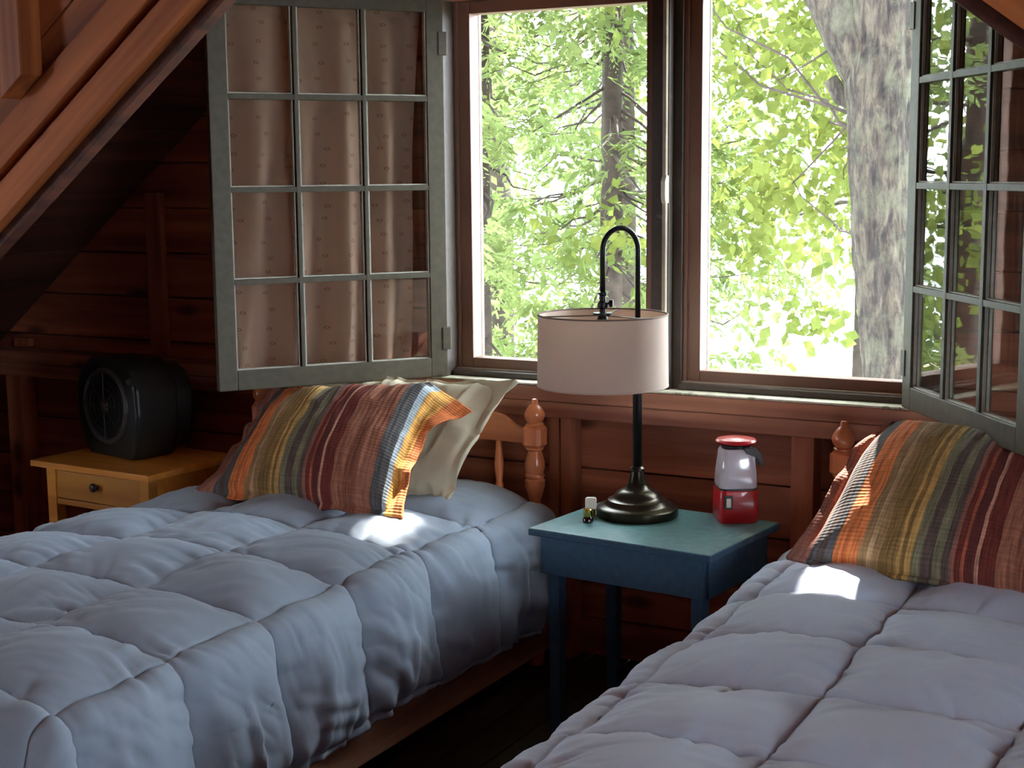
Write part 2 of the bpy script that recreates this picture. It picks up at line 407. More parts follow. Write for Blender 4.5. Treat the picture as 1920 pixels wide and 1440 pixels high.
def stripe_mat():
    mt, nt, N, L, b = new_mat('striped_quilt_cloth')
    uvn = N.new('ShaderNodeUVMap'); uvn.uv_map = 'UVMap'
    sep = N.new('ShaderNodeSeparateXYZ'); L.new(uvn.outputs[0], sep.inputs[0])
    rust, char, orng, tan, olive = lin(150,98,84), lin(92,90,92), lin(226,128,70), lin(160,124,84), lin(140,108,60)
    must, dbr, gol, dred, pink = lin(200,158,92), lin(96,80,74), lin(128,122,96), lin(120,48,40), lin(206,150,128)
    terra, marn, yel, bluw = lin(168,108,86), lin(104,44,42), lin(236,176,92), lin(176,190,200)
    st = [(0, rust), (.035, lin(172,116,100)), (.075, char), (.10, dbr), (.125, char), (.155, orng), (.185, lin(200,104,52)), (.20, orng), (.245, tan), (.275, lin(182,150,112)),
          (.29, tan), (.315, olive), (.375, must), (.385, olive), (.40, must), (.425, gol), (.455, dbr), (.49, gol), (.52, dbr), (.545, rust), (.56, dred),
          (.58, lin(176,92,66)), (.592, marn), (.625, pink), (.633, dred), (.685, terra), (.74, lin(150,92,72)), (.80, terra), (.865, char), (.915, bluw), (.93, yel), (.965, orng)]
    r = ramp(N, st, 'CONSTANT')
    wob = N.new('ShaderNodeTexNoise'); wob.inputs['Scale'].default_value = 6; L.new(uvn.outputs[0], wob.inputs['Vector'])
    mad = N.new('ShaderNodeMath'); mad.operation = 'MULTIPLY_ADD'; mad.inputs[1].default_value = 0.012
    L.new(wob.outputs[0], mad.inputs[0]); L.new(sep.outputs[0], mad.inputs[2])
    L.new(mad.outputs[0], r.inputs[0])
    # yarn: fine lengthwise threads and crosswise slubs
    mp = N.new('ShaderNodeMapping'); mp.inputs['Scale'].default_value = (130, 6, 1); L.new(uvn.outputs[0], mp.inputs[0])
    n = N.new('ShaderNodeTexNoise'); n.inputs['Scale'].default_value = 1; n.inputs['Detail'].default_value = 3; L.new(mp.outputs[0], n.inputs['Vector'])
    mp2 = N.new('ShaderNodeMapping'); mp2.inputs['Scale'].default_value = (9, 90, 1); L.new(uvn.outputs[0], mp2.inputs[0])
    n2 = N.new('ShaderNodeTexNoise'); n2.inputs['Scale'].default_value = 1; n2.inputs['Detail'].default_value = 3; L.new(mp2.outputs[0], n2.inputs['Vector'])
    r1 = ramp(N, [(0.3, (0.55, 0.55, 0.55, 1)), (0.7, (1.3, 1.3, 1.3, 1))]); L.new(n.outputs[0], r1.inputs[0])
    r2 = ramp(N, [(0.3, (0.8, 0.8, 0.8, 1)), (0.7, (1.18, 1.16, 1.1, 1))]); L.new(n2.outputs[0], r2.inputs[0])
    m1 = N.new('ShaderNodeMixRGB'); m1.blend_type = 'MULTIPLY'; m1.inputs[0].default_value = 1
    L.new(r.outputs[0], m1.inputs[1]); L.new(r1.outputs[0], m1.inputs[2])
    m2 = N.new('ShaderNodeMixRGB'); m2.blend_type = 'MULTIPLY'; m2.inputs[0].default_value = 1
    L.new(m1.outputs[0], m2.inputs[1]); L.new(r2.outputs[0], m2.inputs[2])
    L.new(m2.outputs[0], b.inputs['Base Color'])
    b.inputs['Roughness'].default_value = 0.9
    # quilting stitches: rows of small dimples
    wv = N.new('ShaderNodeTexWave'); wv.wave_type = 'BANDS'; wv.bands_direction = 'X'; wv.inputs['Scale'].default_value = 14; L.new(uvn.outputs[0], wv.inputs['Vector'])
    wy = N.new('ShaderNodeTexWave'); wy.wave_type = 'BANDS'; wy.bands_direction = 'Y'; wy.inputs['Scale'].default_value = 16; wy.inputs['Distortion'].default_value = 1.2; L.new(uvn.outputs[0], wy.inputs['Vector'])
    sm = N.new('ShaderNodeMath'); sm.operation = 'MULTIPLY_ADD'; sm.inputs[1].default_value = 0.6
    L.new(wy.outputs['Fac'], sm.inputs[0]); L.new(wv.outputs['Fac'], sm.inputs[2])
    bp = N.new('ShaderNodeBump'); bp.inputs['Strength'].default_value = 0.35; bp.inputs['Distance'].default_value = 0.004
    L.new(sm.outputs[0], bp.inputs['Height']); L.new(bp.outputs[0], b.inputs['Normal'])
    return mt
M['stripe'] = stripe_mat()

def curtain_mat():
    mt, nt, N, L, b = new_mat('dotted_curtain_cloth')
    tc = N.new('ShaderNodeTexCoord')
    uvn = N.new('ShaderNodeUVMap'); uvn.uv_map = 'UVMap'
    mp = N.new('ShaderNodeMapping'); mp.inputs['Scale'].default_value = (9, 17, 1); L.new(uvn.outputs[0], mp.inputs[0])
    vo = N.new('ShaderNodeTexVoronoi'); vo.inputs['Scale'].default_value = 1.0; vo.inputs['Randomness'].default_value = 0.45; vo.voronoi_dimensions = '2D'
    L.new(mp.outputs[0], vo.inputs['Vector'])
    r = ramp(N, [(0.0, lin(244, 210, 188)), (0.05, lin(244, 210, 188)), (0.06, lin(196, 146, 124)), (0.085, lin(196, 146, 124)), (0.095, lin(244, 210, 188))])
    L.new(vo.outputs['Distance'], r.inputs[0]); L.new(r.outputs[0], b.inputs['Base Color'])
    b.inputs['Roughness'].default_value = 0.9
    t = N.new('ShaderNodeBsdfTranslucent'); L.new(r.outputs[0], t.inputs[0])
    mx = N.new('ShaderNodeMixShader'); mx.inputs[0].default_value = 0.5
    L.new(b.outputs[0], mx.inputs[1]); L.new(t.outputs[0], mx.inputs[2]); L.new(mx.outputs[0], N['Material Output'].inputs[0])
    return mt
M['curtain'] = curtain_mat()

# ================================================================== THE ROOM
AX = -1.82                      # symmetry axis of the gable
def roof_z(x): return 3.57 - 0.80 * abs(x - AX)

# floor: planks running in y over a dark sub-floor
floor = thing('floor', 'dark brown wooden floor boards under the two beds', None, kind='structure')
obj('subfloor', MB().box(-6.4, 2.8, -2.7, 4.8, -0.12, -0.024), M['floor'], floor)
pl = mesh_data('plank', MB().box(-0.068, 0.068, -2.68, 4.62, -0.022, 0.0), M['floor'], 0.003)
x = -6.3
while x < 2.75:
    link('plank', pl, floor, (x, 0, 0)); x += 0.14

# back wall: horizontal sheathing boards with recessed joints, studs and rails in front
OX0, OX1, OZ0, OZ1 = -2.735, -0.985, 0.965, 2.33
wb = thing('wall_back', 'red brown horizontal board wall around the pair of windows', None, kind='structure')
back = MB()
back.box(-6.4, OX0, 4.632, 4.70, 0, 3.7); back.box(OX1, 2.8, 4.632, 4.70, 0, 3.7)
back.box(OX0, OX1, 4.632, 4.70, 0, OZ0); back.box(OX0, OX1, 4.632, 4.70, OZ1, 3.7)
obj('sheathing', back, M['wall'], wb)
z, row = -0.045, 0
while z < 3.6:
    h = 0.18; z0, z1 = max(0, z + 0.003), z + h - 0.003
    spans = [(-6.3, 2.7)] if (z1 < OZ0 or z0 > OZ1) else [(-6.3, OX0), (OX1, 2.7)]
    if row % 3 == 1: spans = [q for a, c in spans for q in ([(a, -3.35), (-3.345, c)] if a < -3.4 < c else [(a, c)])]
    for a, c in spans:
        if z1 > z0: obj('plank', MB().box(a, c, 4.60 + 0.003 * random.random(), 4.63, z0, z1), M['wall'], wb, 0.0025)
    z += h; row += 1
# studs under the rail and beside the windows
for x0, x1 in ((-4.93, -4.84), (-4.06, -3.98), (-3.18, -3.09), (-2.30, -2.262), (-2.256, -2.215), (-1.43, -1.355), (-0.55, -0.46), (0.33, 0.42)):
    obj('stud', MB().box(x0, x1, 4.515, 4.60, 0, 0.862), M['stud'], wb, 0.003)
for x0, x1 in ((-4.93, -4.84), (-4.155, -4.07), (-3.3, -3.22), (-0.42, -0.33), (0.33, 0.42)):
    obj('batten', MB().box(x0, x1, 4.572, 4.60, 0.982, roof_z((x0 + x1) / 2) - 0.10), M['stud'], wb, 0.003)
obj('rail', MB().box(-5.35, 1.72, 4.502, 4.60, 0.862, 0.918), M['rail'], wb, 0.004)
obj('apron_board', MB().box(-5.3, 1.66, 4.49, 4.60, 0.921, 0.973), M['rail'], wb, 0.003)

# roof of the alcove: boards run in y on both slopes
ceil = thing('ceiling', 'dark sloping board ceiling of the window alcove', None, kind='structure')
slope = math.atan(0.80)
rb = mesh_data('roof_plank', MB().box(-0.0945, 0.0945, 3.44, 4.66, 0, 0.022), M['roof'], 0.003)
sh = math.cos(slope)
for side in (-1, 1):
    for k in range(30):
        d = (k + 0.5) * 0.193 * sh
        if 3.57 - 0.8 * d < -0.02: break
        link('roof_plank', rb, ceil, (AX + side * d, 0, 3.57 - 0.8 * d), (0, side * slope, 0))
top = MB()
for side in (-1, 1):
    e = AX + side * 4.6
    top.prism([(AX, 3.60), (e, 3.60 - 0.8 * 4.6), (e, 3.72 - 0.8 * 4.6), (AX, 3.72)], 'y', 3.40, 5.15)
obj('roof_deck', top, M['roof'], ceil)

# gable wall over the alcove opening (the rafters frame the opening)
gw = thing('wall_gable', 'orange timber rafters and boards above the alcove opening', None, kind='structure')
SL = 0.757; ANG = math.atan(SL)
APZ = 2.14 + SL * (AX + 2.82)          # lower edge of the rafter at the axis
def low(x): return APZ - SL * abs(x - AX)
YT = 3.40
def sloped(name, off0, off1, y0, y1, mat, side, x_far=4.2, x_near=0.0, bev=0.004):
    """board parallel to the rafter between vertical offsets above the lower edge, modelled along local x so that the grain follows it"""
    x0, x1 = (x_near, x_far)
    ca, sa = math.cos(ANG), math.sin(ANG)
    L0 = x0 / ca; L1 = x1 / ca
    h0, h1 = off0 * ca, off1 * ca
    mb = MB().box(-L1 if side < 0 else L0, -L0 if side < 0 else L1, y0, y1, h0, h1)
    return obj(name, mb, mat, gw, bev, loc=(AX, 0, APZ), rot=(0, -ANG if side < 0 else ANG, 0))
for side in (-1, 1):
    sloped('rafter_edge', 0.0, 0.045, YT - 0.012, YT + 0.04, M['roof'], side)
    sloped('rafter', 0.045, 0.160, YT - 0.055, YT + 0.04, M['truss'], side)
    sloped('rafter_board', 0.205, 0.335, YT - 0.045, YT - 0.002, M['truss'], side)
    sloped('rafter_back', 0.05, 0.64, YT, YT + 0.035, M['truss'], side)
    # slanting boards above, parallel to the rafter, with struts in front of them
    for k in range(9):
        o0 = 0.342 + 0.122 * k
        sloped('gable_board', o0, o0 + 0.118, YT - 0.022 - 0.004 * (k % 2), YT - 0.001, M['truss'], side, x_far=5.2, x_near=max(0.0, (APZ + o0 + 0.118 - 3.70) / SL))
    for xs in (0.75, 1.675, 2.60):
        xc = AX + side * xs; a, c = xc - 0.045, xc + 0.045
        obj('gable_stud', MB().prism([(a, low(a) + 0.345), (c, low(c) + 0.345), (c, 3.69), (a, 3.69)], 'y', YT - 0.115, YT - 0.026), M['gable'], gw, 0.003)
obj('gable_backing', MB().prism([(-6.35, 3.72), (-6.35, low(-6.35) + 0.45), (AX, APZ + 0.45), (2.75, low(2.75) + 0.45), (2.75, 3.72)], 'y', YT + 0.035, YT + 0.06), M['gable'], gw)

# the rest of the room around the camera
mc = tag(obj('ceiling', MB().box(-6.4, 2.8, -2.7, 3.46, 3.7, 3.8), M['gable']), 'plain board ceiling over the main room', None, kind='structure')
def wall_with_hole(name, fixed_axis, a, c, lo, hi, u0, u1, v0, v1, mat, label):
    mb = MB()
    def bx(s0, s1, z0, z1):
        if fixed_axis == 'x': mb.box(a, c, s0, s1, z0, z1)
        else: mb.box(s0, s1, a, c, z0, z1)
    bx(lo, u0, 0, 3.8); bx(u1, hi, 0, 3.8); bx(u0, u1, 0, v0); bx(u0, u1, v1, 3.8)
    return tag(obj(name, mb, mat), label, None, kind='structure')
wall_with_hole('wall_right', 'x', 2.72, 2.82, -2.7, 5.0, 0.0, 1.15, 1.0, 2.0, M['wall'], 'board wall to the right with a window opening')
tag(obj('wall_front', MB().box(-6.4, 2.8, -2.72, -2.62, 0, 3.8), M['wall']), 'board wall behind the viewer', None, kind='structure')
wall_with_hole('wall_left', 'x', -6.46, -6.36, -2.7, 5.0, 0.0, 0.9, 1.1, 2.0, M['wall'], 'board wall at the far left with an opening added for light')  # unseen opening, added and sized for fill light on the left rafters

# ------------------------------------------------------------------ fixed windows (brown frames) and old jambs
def fixed_window(name, label, x0, x1, glass_x0, glass_x1):
    w = thing(name, label, None, kind='structure')
    z0, z1, g0, g1 = 1.002, 2.298, 1.043, 2.256
    ya, yb = 4.60, 4.665
    obj('frame_stile', MB().box(x0, glass_x0, ya, yb, z0, z1), M['winbrown'], w, 0.003)
    obj('frame_stile', MB().box(glass_x1, x1, ya, yb, z0, z1), M['winbrown'], w, 0.003)
    obj('frame_rail', MB().box(glass_x0, glass_x1, ya, yb, z0, g0), M['winbrown'], w, 0.003)
    obj('frame_rail', MB().box(glass_x0, glass_x1, ya, yb, g1, z1), M['winbrown'], w, 0.003)
    # raised inner bead and the pale outer edge of the frame
    obj('frame_bead', MB().box(x0, x0 + 0.012, ya - 0.012, ya, z0, z1), M['winbrown'], w, 0.002)
    obj('frame_bead', MB().box(x1 - 0.012, x1, ya - 0.012, ya, z0, z1), M['winbrown'], w, 0.002)
    obj('outer_edge', MB().box(glass_x0 - 0.012, glass_x0 + 0.002, yb, yb + 0.014, z0, z1), M['whitepaint'], w)
    obj('outer_edge', MB().box(glass_x1 - 0.002, glass_x1 + 0.012, yb, yb + 0.014, z0, z1), M['whitepaint'], w)
    obj('pane', MB().box(glass_x0 - 0.008, glass_x1 + 0.008, 4.632, 4.636, g0 - 0.008, g1 + 0.008), M['glass'], w)
    return w
fixed_window('window_1', 'brown framed window on the left, behind the lamp', -2.706, -1.925, -2.648, -1.973)
fixed_window('window_2', 'brown framed window on the right, beside the large tree trunk', -1.832, -1.045, -1.776, -1.098)

trim = thing('trim_1', 'dark worn old window casing with a pale weathered sill', None, kind='structure')
obj('jamb', MB().box(OX0, -2.706, 4.50, 4.70, 0.98, 2.33), M['windark'], trim, 0.003)
obj('jamb', MB().box(-1.045, OX1, 4.50, 4.70, 0.98, 2.33), M['windark'], trim, 0.003)
obj('mullion', MB().box(-1.925, -1.862, 4.53, 4.70, 0.98, 2.33), M['windark'], trim, 0.003)
obj('mullion_edge', MB().box(-1.879, -1.866, 4.512, 4.53, 0.99, 2.33), M['oldstrip'], trim, 0.002)
obj('mullion_strip', MB().box(-1.862, -1.832, 4.57, 4.70, 0.98, 2.33), M['windark'], trim, 0.002)
obj('head', MB().box(OX0, OX1, 4.50, 4.70, 2.30, 2.37), M['rail'], trim, 0.003)
obj('sill', MB().box(OX0 - 0.02, OX1 + 0.02, 4.484, 4.72, 0.9745, 0.982), M['sill'], trim, 0.004)
obj('sill_riser', MB().box(-2.706, -1.925, 4.548, 4.60, 0.983, 1.003), M['windark'], trim, 0.002)
obj('sill_riser', MB().box(-1.832, -1.045, 4.548, 4.60, 0.983, 1.003), M['windark'], trim, 0.002)
for a, c in ((-2.706, -1.925), (-1.832, -1.045)): obj('ledge', MB().box(a, c, 4.578, 4.602, 1.003, 1.007), M['oldstrip'], trim)
obj('latch', MB().prism([(4.53, 1.60), (4.505, 1.60), (4.498, 1.62), (4.498, 1.67), (4.51, 1.69), (4.53, 1.69)], 'x', -1.878, -1.862), M['sill'], trim, 0.002)
obj('latch', MB().prism([(4.60, 1.62), (4.585, 1.63), (4.58, 1.66), (4.585, 1.68), (4.60, 1.69)], 'x', -1.936, -1.924), M['windark'], trim, 0.002)

# ------------------------------------------------------------------ old casement sashes, swung open into the room
SW, SZ0, SZ1, ST = 0.83, 0.984, 2.318, 0.036
def sash(name, label, hinge, d, flip):
    """local x runs from the hinge along the sash, local y through its thickness"""
    w = thing(name, label, None, (hinge[0], hinge[1], 0), math.atan2(d[1], d[0]), kind='structure')
    u0, u1 = 0.064, SW - 0.064
    zb, zt = 1.052, 2.256
    t = ST / 2
    obj('stile', MB().box(0, u0, -t, t, SZ0, SZ1), M['sash'], w, 0.003)
    obj('stile', MB().box(u1, SW, -t, t, SZ0, SZ1), M['sash'], w, 0.003)
    obj('bottom_rail', MB().box(u0, u1, -t, t, SZ0, zb), M['sash'], w, 0.003)
    obj('top_rail', MB().box(u0, u1, -t, t, zt, SZ1), M['sash'], w, 0.003)
    pw = (u1 - u0 + 0.02) / 3; ph = (zt - zb + 0.02) / 4
    xs = [u0 + pw * k - 0.01 for k in (1, 2)]; zs = [zb + ph * k - 0.01 for k in (1, 2, 3)]
    for xm in xs:
        obj('muntin', MB().prism([(xm - 0.010, -t), (xm + 0.010, -t), (xm + 0.006, t), (xm - 0.006, t)], 'z', zb, zt), M['sash'], w, 0.0015)
    for zm in zs:
        obj('muntin', MB().box(u0, u1, -t * 0.96, t * 0.96, zm - 0.009, zm + 0.009), M['sash'], w, 0.0015)
    ex = [u0 - 0.01] + xs + [u1 + 0.01]; ez = [zb - 0.01] + zs + [zt + 0.01]
    pane = mesh_data('pane', MB().box(0, pw - 0.016, -0.0012, 0.0012, 0, ph - 0.016), M['oldglass'])
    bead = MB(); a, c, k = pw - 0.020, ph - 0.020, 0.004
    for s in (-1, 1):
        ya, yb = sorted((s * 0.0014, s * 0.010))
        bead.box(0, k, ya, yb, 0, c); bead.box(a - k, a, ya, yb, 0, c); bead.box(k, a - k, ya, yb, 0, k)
    bead = mesh_data('lit_putty_bead', bead, M['lit_putty'])  # paints the bright line that light makes along each pane
    for i in range(3):
        for j in range(4):
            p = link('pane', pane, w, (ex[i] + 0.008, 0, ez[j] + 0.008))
            link('lit_putty_bead', bead, p, (0.002, 0, 0.002))
    # worn white patches along the bottom edge and two hinge leaves
    for zc in (1.12, 2.15):
        obj('hinge', MB().box(-0.012, 0.02, -t - 0.003, t + 0.003, zc - 0.04, zc + 0.04), M['sash'], w, 0.002)
    return w
LH, LD = (-2.712, 4.515), Vector((-0.596, -0.803)).normalized()
RH, RD = (-1.062, 4.50), Vector((0.575, -0.818)).normalized()
sash('window_3', 'open grey green twelve pane sash on the left with curtain behind', LH, LD, 1)
sash('window_4', 'open grey green twelve pane sash on the right over striped pillow', RH, RD, -1)

# curtain hanging on the far side of the left sash
def curtain():
    nu, nv = 150, 130
    U, V = np.meshgrid(np.linspace(0, 1, nu), np.linspace(0, 1, nv), indexing='ij')
    ztop, zbot = 2.275, 1.00
    Z = ztop + (zbot - ztop) * V
    right = 0.052 + 0.075 * V ** 1.3 + 0.015 * np.sin(5 * V)
    left = 0.80 - 0.02 * V
    S = right + (left - right) * U
    ph = 2 * PI * (4.1 * U + 0.35 * np.sin(2.2 * V + 1) * (0.4 + U) + 0.12 * vnoise(U * 4, V * 2, 1))
    amp = (0.010 + 0.022 * V ** 0.7)
    D = 0.062 + amp * np.sin(ph) + 0.006 * vnoise(U * 16, V * 5, 3)
    D = np.where(V < 0.035, 0.062 + (D - 0.062) * 0.5 + 0.003, D)
    d = np.array(LD); n = np.array((d[1], -d[0]))          # away from the camera side
    if n @ np.array((0.0, 1.0)) < 0: n = -n
    P = np.stack([LH[0] + d[0] * S + n[0] * D, LH[1] + d[1] * S + n[1] * D, Z], -1).reshape(-1, 3)
    c = np_mesh('curtain', P, grid_faces(nu, nv), M['curtain'], uv=np.stack([U.ravel() * 0.75, V.ravel() * 1.25], 1))
    tag(c, 'pinkish beige dotted curtain hanging behind the left open sash', 'curtain')
    return n
cn = curtain()
rod = thing('curtain_rod', 'thin brass rod holding the pink curtain at the top of the left sash', 'curtain rod', (LH[0], LH[1], 0), math.atan2(LD[1], LD[0]))
side_y = 1 if Vector((-LD[1], LD[0])).dot(Vector(cn)) > 0 else -1
obj('rod', MB().tube([(0.04, side_y * 0.062, 2.268), (0.80, side_y * 0.062, 2.268)], 0.005), M['gold'], rod, smooth=True)
for xx in (0.035, 0.80): obj('bracket', MB().box(xx - 0.006, xx + 0.006, min(side_y * 0.018, side_y * 0.066), max(side_y * 0.018, side_y * 0.066), 2.258, 2.278), M['gold'], rod)

# ================================================================== BEDS
def post_profile(z0=0.0):
    return [(0.026, 0.0), (0.03, 0.03), (0.03, 0.36), (0.022, 0.385), (0.034, 0.40), (0.034, 0.42), (0.024, 0.435), (0.030, 0.455), (0.030, 0.47), (0.020, 0.485),
            (0.022, 0.515), (0.030, 0.53), (0.031, 0.545), (0.021, 0.556), (0.018, 0.58), (0.024, 0.60), (0.034, 0.635), (0.035, 0.655), (0.028, 0.662), (0.034, 0.668), (0.034, 0.675),
            (0.030, 0.682), (0.035, 0.70), (0.034, 0.72), (0.026, 0.748), (0.023, 0.758), (0.030, 0.764), (0.030, 0.770)]
def finial_profile():
    return [(0.030, 0.848), (0.031, 0.853), (0.025, 0.858), (0.031, 0.866), (0.036, 0.880), (0.034, 0.893), (0.022, 0.912), (0.013, 0.920), (0.012, 0.930), (0.009, 0.937), (0.002, 0.939)]
def bed(label, xl, xr, y_head, y_foot):
    b = thing('bed', label, 'bed', ((xl + xr) / 2, y_head, 0))
    cx = (xl + xr) / 2
    for xp in (xl, xr):
        p = obj('headboard_post', MB().lathe(post_profile(), 24, (xp - cx, 0)), M['pine'], b, smooth='auto')
        obj('post_block', MB().box(xp - cx - 0.035, xp - cx + 0.035, -0.035, 0.035, 0.768, 0.848), M['pine'], p, 0.012, seg=1)
        obj('finial', MB().lathe(finial_profile(), 24, (xp - cx, 0)), M['pine'], p, smooth='auto')
    hw = (xr - xl) / 2 - 0.03
    # scalloped top rail
    n = 48; poly = []
    for i in range(n + 1):
        t = -1 + 2 * i / n; a = abs(t)
        zt = 0.852 + 0.05 * math.cos(a * PI / 2) ** 0.8 + 0.018 * math.cos(a * 9) * (a > 0.6) * (a - 0.6) * 2.5 - 0.03 * max(0, (a - 0.86) / 0.14) * (1 - max(0, (a - 0.86) / 0.14)) * 2
        poly.append((t * hw, zt))
    poly += [(hw, 0.785), (-hw, 0.785)]
    obj('top_rail', MB().prism(poly, 'y', -0.014, 0.014), M['pine_x'], b)
    obj('lower_rail', MB().box(-hw, hw, -0.014, 0.014, 0.40, 0.46), M['pine_x'], b, 0.003)
    for k in range(5):
        xs = -hw + (k + 0.5) * 2 * hw / 5 + (0.0)
        obj('spindle', MB().lathe([(0.010, 0.46), (0.013, 0.50), (0.016, 0.56), (0.011, 0.60), (0.016, 0.62), (0.011, 0.64), (0.017, 0.70), (0.012, 0.75), (0.010, 0.786)], 14, (xs, 0)), M['pine'], b, smooth=True)
    L = y_head - y_foot
    for s in (-1, 1):
        xo = s * ((xr - xl) / 2 + 0.036)
        obj('side_rail', MB().box(min(xo, xo + s * 0.032), max(xo, xo + s * 0.032), -L + 0.05, 0.03, 0.075, 0.195), M['bedrail'], b, 0.004)
        obj('leg', MB().box(xo - 0.03, xo + 0.03, -L + 0.05, -L + 0.11, 0, 0.19), M['bedrail'], b, 0.004)
    obj('slat_base', MB().box(-hw + 0.02, hw - 0.02, -L + 0.06, -0.05, 0.15, 0.20), M['bedrail'], b)
    obj('mattress', MB().box(-hw + 0.045, hw - 0.045, -L + 0.10, -0.075, 0.20, 0.565), M['mattress'], b, 0.05, True, seg=4)
    return b
bed('pine spindle headboard bed on the left between yellow nightstand and blue table', -3.47, -2.306, 4.42, 2.16)
bed('pine spindle headboard bed on the right of the blue table', -1.234, -0.05, 4.42, 2.10)

def comforter(label, cx, hw, y_head, y_foot, ysub, zedge, mat, seed, drop, tuck=0):
    """quilted comforter: a box-stitched sheet over the mattress, hanging down both sides and the foot"""
    r = 0.055
    su = 2 * hw / 3
    # across: u = 0 at centre; arc length; along: v from the head down to the foot and over it
    du = 0.0075
    Umax = hw + drop
    nu = int(2 * Umax / du) + 1
    u = np.linspace(-Umax, Umax, nu)
    Lv = y_head - y_foot
    Vmax = Lv + drop * 0.95
    nv = int(Vmax / du) + 1
    v = np.linspace(-0.07, Vmax, nv)
    U, V = np.meshgrid(u, v, indexing='ij')
    # seams
    useam = np.array([-hw - su * 1.05, -hw, -hw + su, hw - su, hw, hw + su * 1.05])
    vseam = np.sort(np.array([y_head - y for y in ysub] + [-0.07 - 0.25, Lv + 0.36, Lv + 0.8]))
    def cell(x, s):
        k = np.clip(np.searchsorted(s, x) - 1, 0, len(s) - 2)
        t = (x - s[k]) / (s[k + 1] - s[k])
        dist = np.minimum(x - s[k], s[k + 1] - x)
        return k, np.clip(t, 0, 1), np.clip(dist, 0, None)
    wob = 0.012 * vnoise(U * 3, V * 3, seed)
    ku, tu, d_u = cell(U + 0.010 * vnoise(U * 5, V * 7, seed + 2), useam)
    kv, tv, d_v = cell(V + wob, vseam)
    prof = lambda d, w: 1 - np.exp(-(d / w) ** 1.0)
    puff = (prof(d_u, 0.05) * prof(d_v, 0.045)) * (0.6 + 0.4 * np.sin(np.pi * tu) * np.sin(np.pi * tv))
    cellrand = vnoise(ku * 3.7 + 0.5, kv * 5.3 + 0.5, seed * 1.7)
    puff *= 0.042 * (1 + 0.22 * cellrand)
    groove = -0.006 * np.exp(-(np.minimum(d_u, d_v) / 0.006) ** 2)
    # gathers at the stitch lines, long soft creases in the cells
    g_v = 0.011 * vnoise(U * 34 + 3 * vnoise(U * 4, V * 4, 9), V * 7, seed + 5) * np.exp(-d_v / 0.06) * (1 - np.exp(-d_v / 0.008))
    g_u = 0.011 * vnoise(U * 7, V * 34 + 3 * vnoise(U * 4, V * 4, 2), seed + 6) * np.exp(-d_u / 0.06) * (1 - np.exp(-d_u / 0.008))
    ang = 0.5 + 0.8 * cellrand
    crease = 0.0075 * (1 - np.abs(vnoise((U * np.cos(ang) + V * np.sin(ang)) * 20, (-U * np.sin(ang) + V * np.cos(ang)) * 5, seed + 8))) * prof(np.minimum(d_u, d_v), 0.04)
    ang2 = 1.1 - 0.9 * cellrand
    fine = 0.0032 * (1 - 2 * np.abs(vnoise((U * np.cos(ang2) + V * np.sin(ang2)) * 46, (-U * np.sin(ang2) + V * np.cos(ang2)) * 9, seed + 51))) * np.clip(vnoise(U * 6, V * 6, seed + 53) + 0.35, 0, 1) * prof(np.minimum(d_u, d_v), 0.02)
    soft = fine + 0.010 * vnoise(U * 5, V * 5, seed + 11)
    a = np.clip(np.abs(U) - hw, 0, None); bfoot = np.clip(V - Lv, 0, None); bhead = np.clip(-V, 0, None)
    sgn = np.sign(U)
    bb = bfoot + bhead
    h = np.hypot(a, bb)
    hs = np.where(h < 1e-9, 1, h)
    th = np.clip(h / r, 0, PI / 2)
    out = r * np.sin(th) + np.clip(h - r * PI / 2, 0, None) * 0.10
    down = r * (1 - np.cos(th)) + np.clip(h - r * PI / 2, 0, None) * 0.985
    out = np.where((sgn == tuck) & (a > 0), out * 0.45, out)      # the side against the nightstand is tucked close
    X = cx + np.clip(U, -hw, hw) + sgn * out * a / hs
    Y = y_head - np.clip(V, 0, Lv) - out * bfoot / hs + out * bhead / hs
    crown = 0.035 * (1 - np.clip(np.abs(U) / hw, 0, 1) ** 2.2) + 0.012 * vnoise(U * 1.7, V * 1.7, seed + 20)
    Z = zedge + crown - down
    # outward normal of the base shape
    nx = sgn * np.sin(th) * a / hs; ny = -np.sin(th) * bfoot / hs + np.sin(th) * bhead / hs; nz = np.cos(th)
    # hanging folds on the skirts
    skirt = np.clip((h - 0.05) / 0.25, 0, 1)
    along = np.where(a > bb, V, U)
    f1 = vnoise(along * 13 + 1.5 * vnoise(along * 3, h * 5, seed), h * 2.2, seed + 31)
    f2 = 1 - 2 * np.abs(vnoise(along * 17 + h * 6 * cellrand, h * 4.0, seed + 37))
    fold = skirt * (0.015 * f1 + 0.016 * f2) * prof(d_v, 0.05)
    n = puff + groove + g_u + g_v + crease * (1 + skirt) + soft * (1 - 0.4 * skirt) + fold
    X += nx * n; Y += ny * n; Z += nz * n
    # hem: uneven per panel
    Z += skirt * 0.018 * cellrand * (h > 0.2)
    P = np.stack([X, Y, Z], -1).reshape(-1, 3)
    o = np_mesh('comforter', P, grid_faces(nu, nv), mat)
    sol = o.modifiers.new('thickness', 'SOLIDIFY'); sol.thickness = 0.012; sol.offset = -1
    tag(o, label, 'comforter', None)
    return o
comforter('grey blue box stitched comforter on the left bed, hanging over its side', -2.8675, 0.5775, 4.335, 2.16,
          [3.963, 3.577, 3.209, 2.857, 2.513, 2.16], 0.585, M['comforter'], 3, 0.425, -1)
comforter('pale grey blue box stitched comforter on the right bed', -0.642, 0.585, 4.335, 2.16,
          [3.95, 3.563, 3.203, 2.863, 2.52, 2.16], 0.59, M['comforter2'], 13, 0.37)

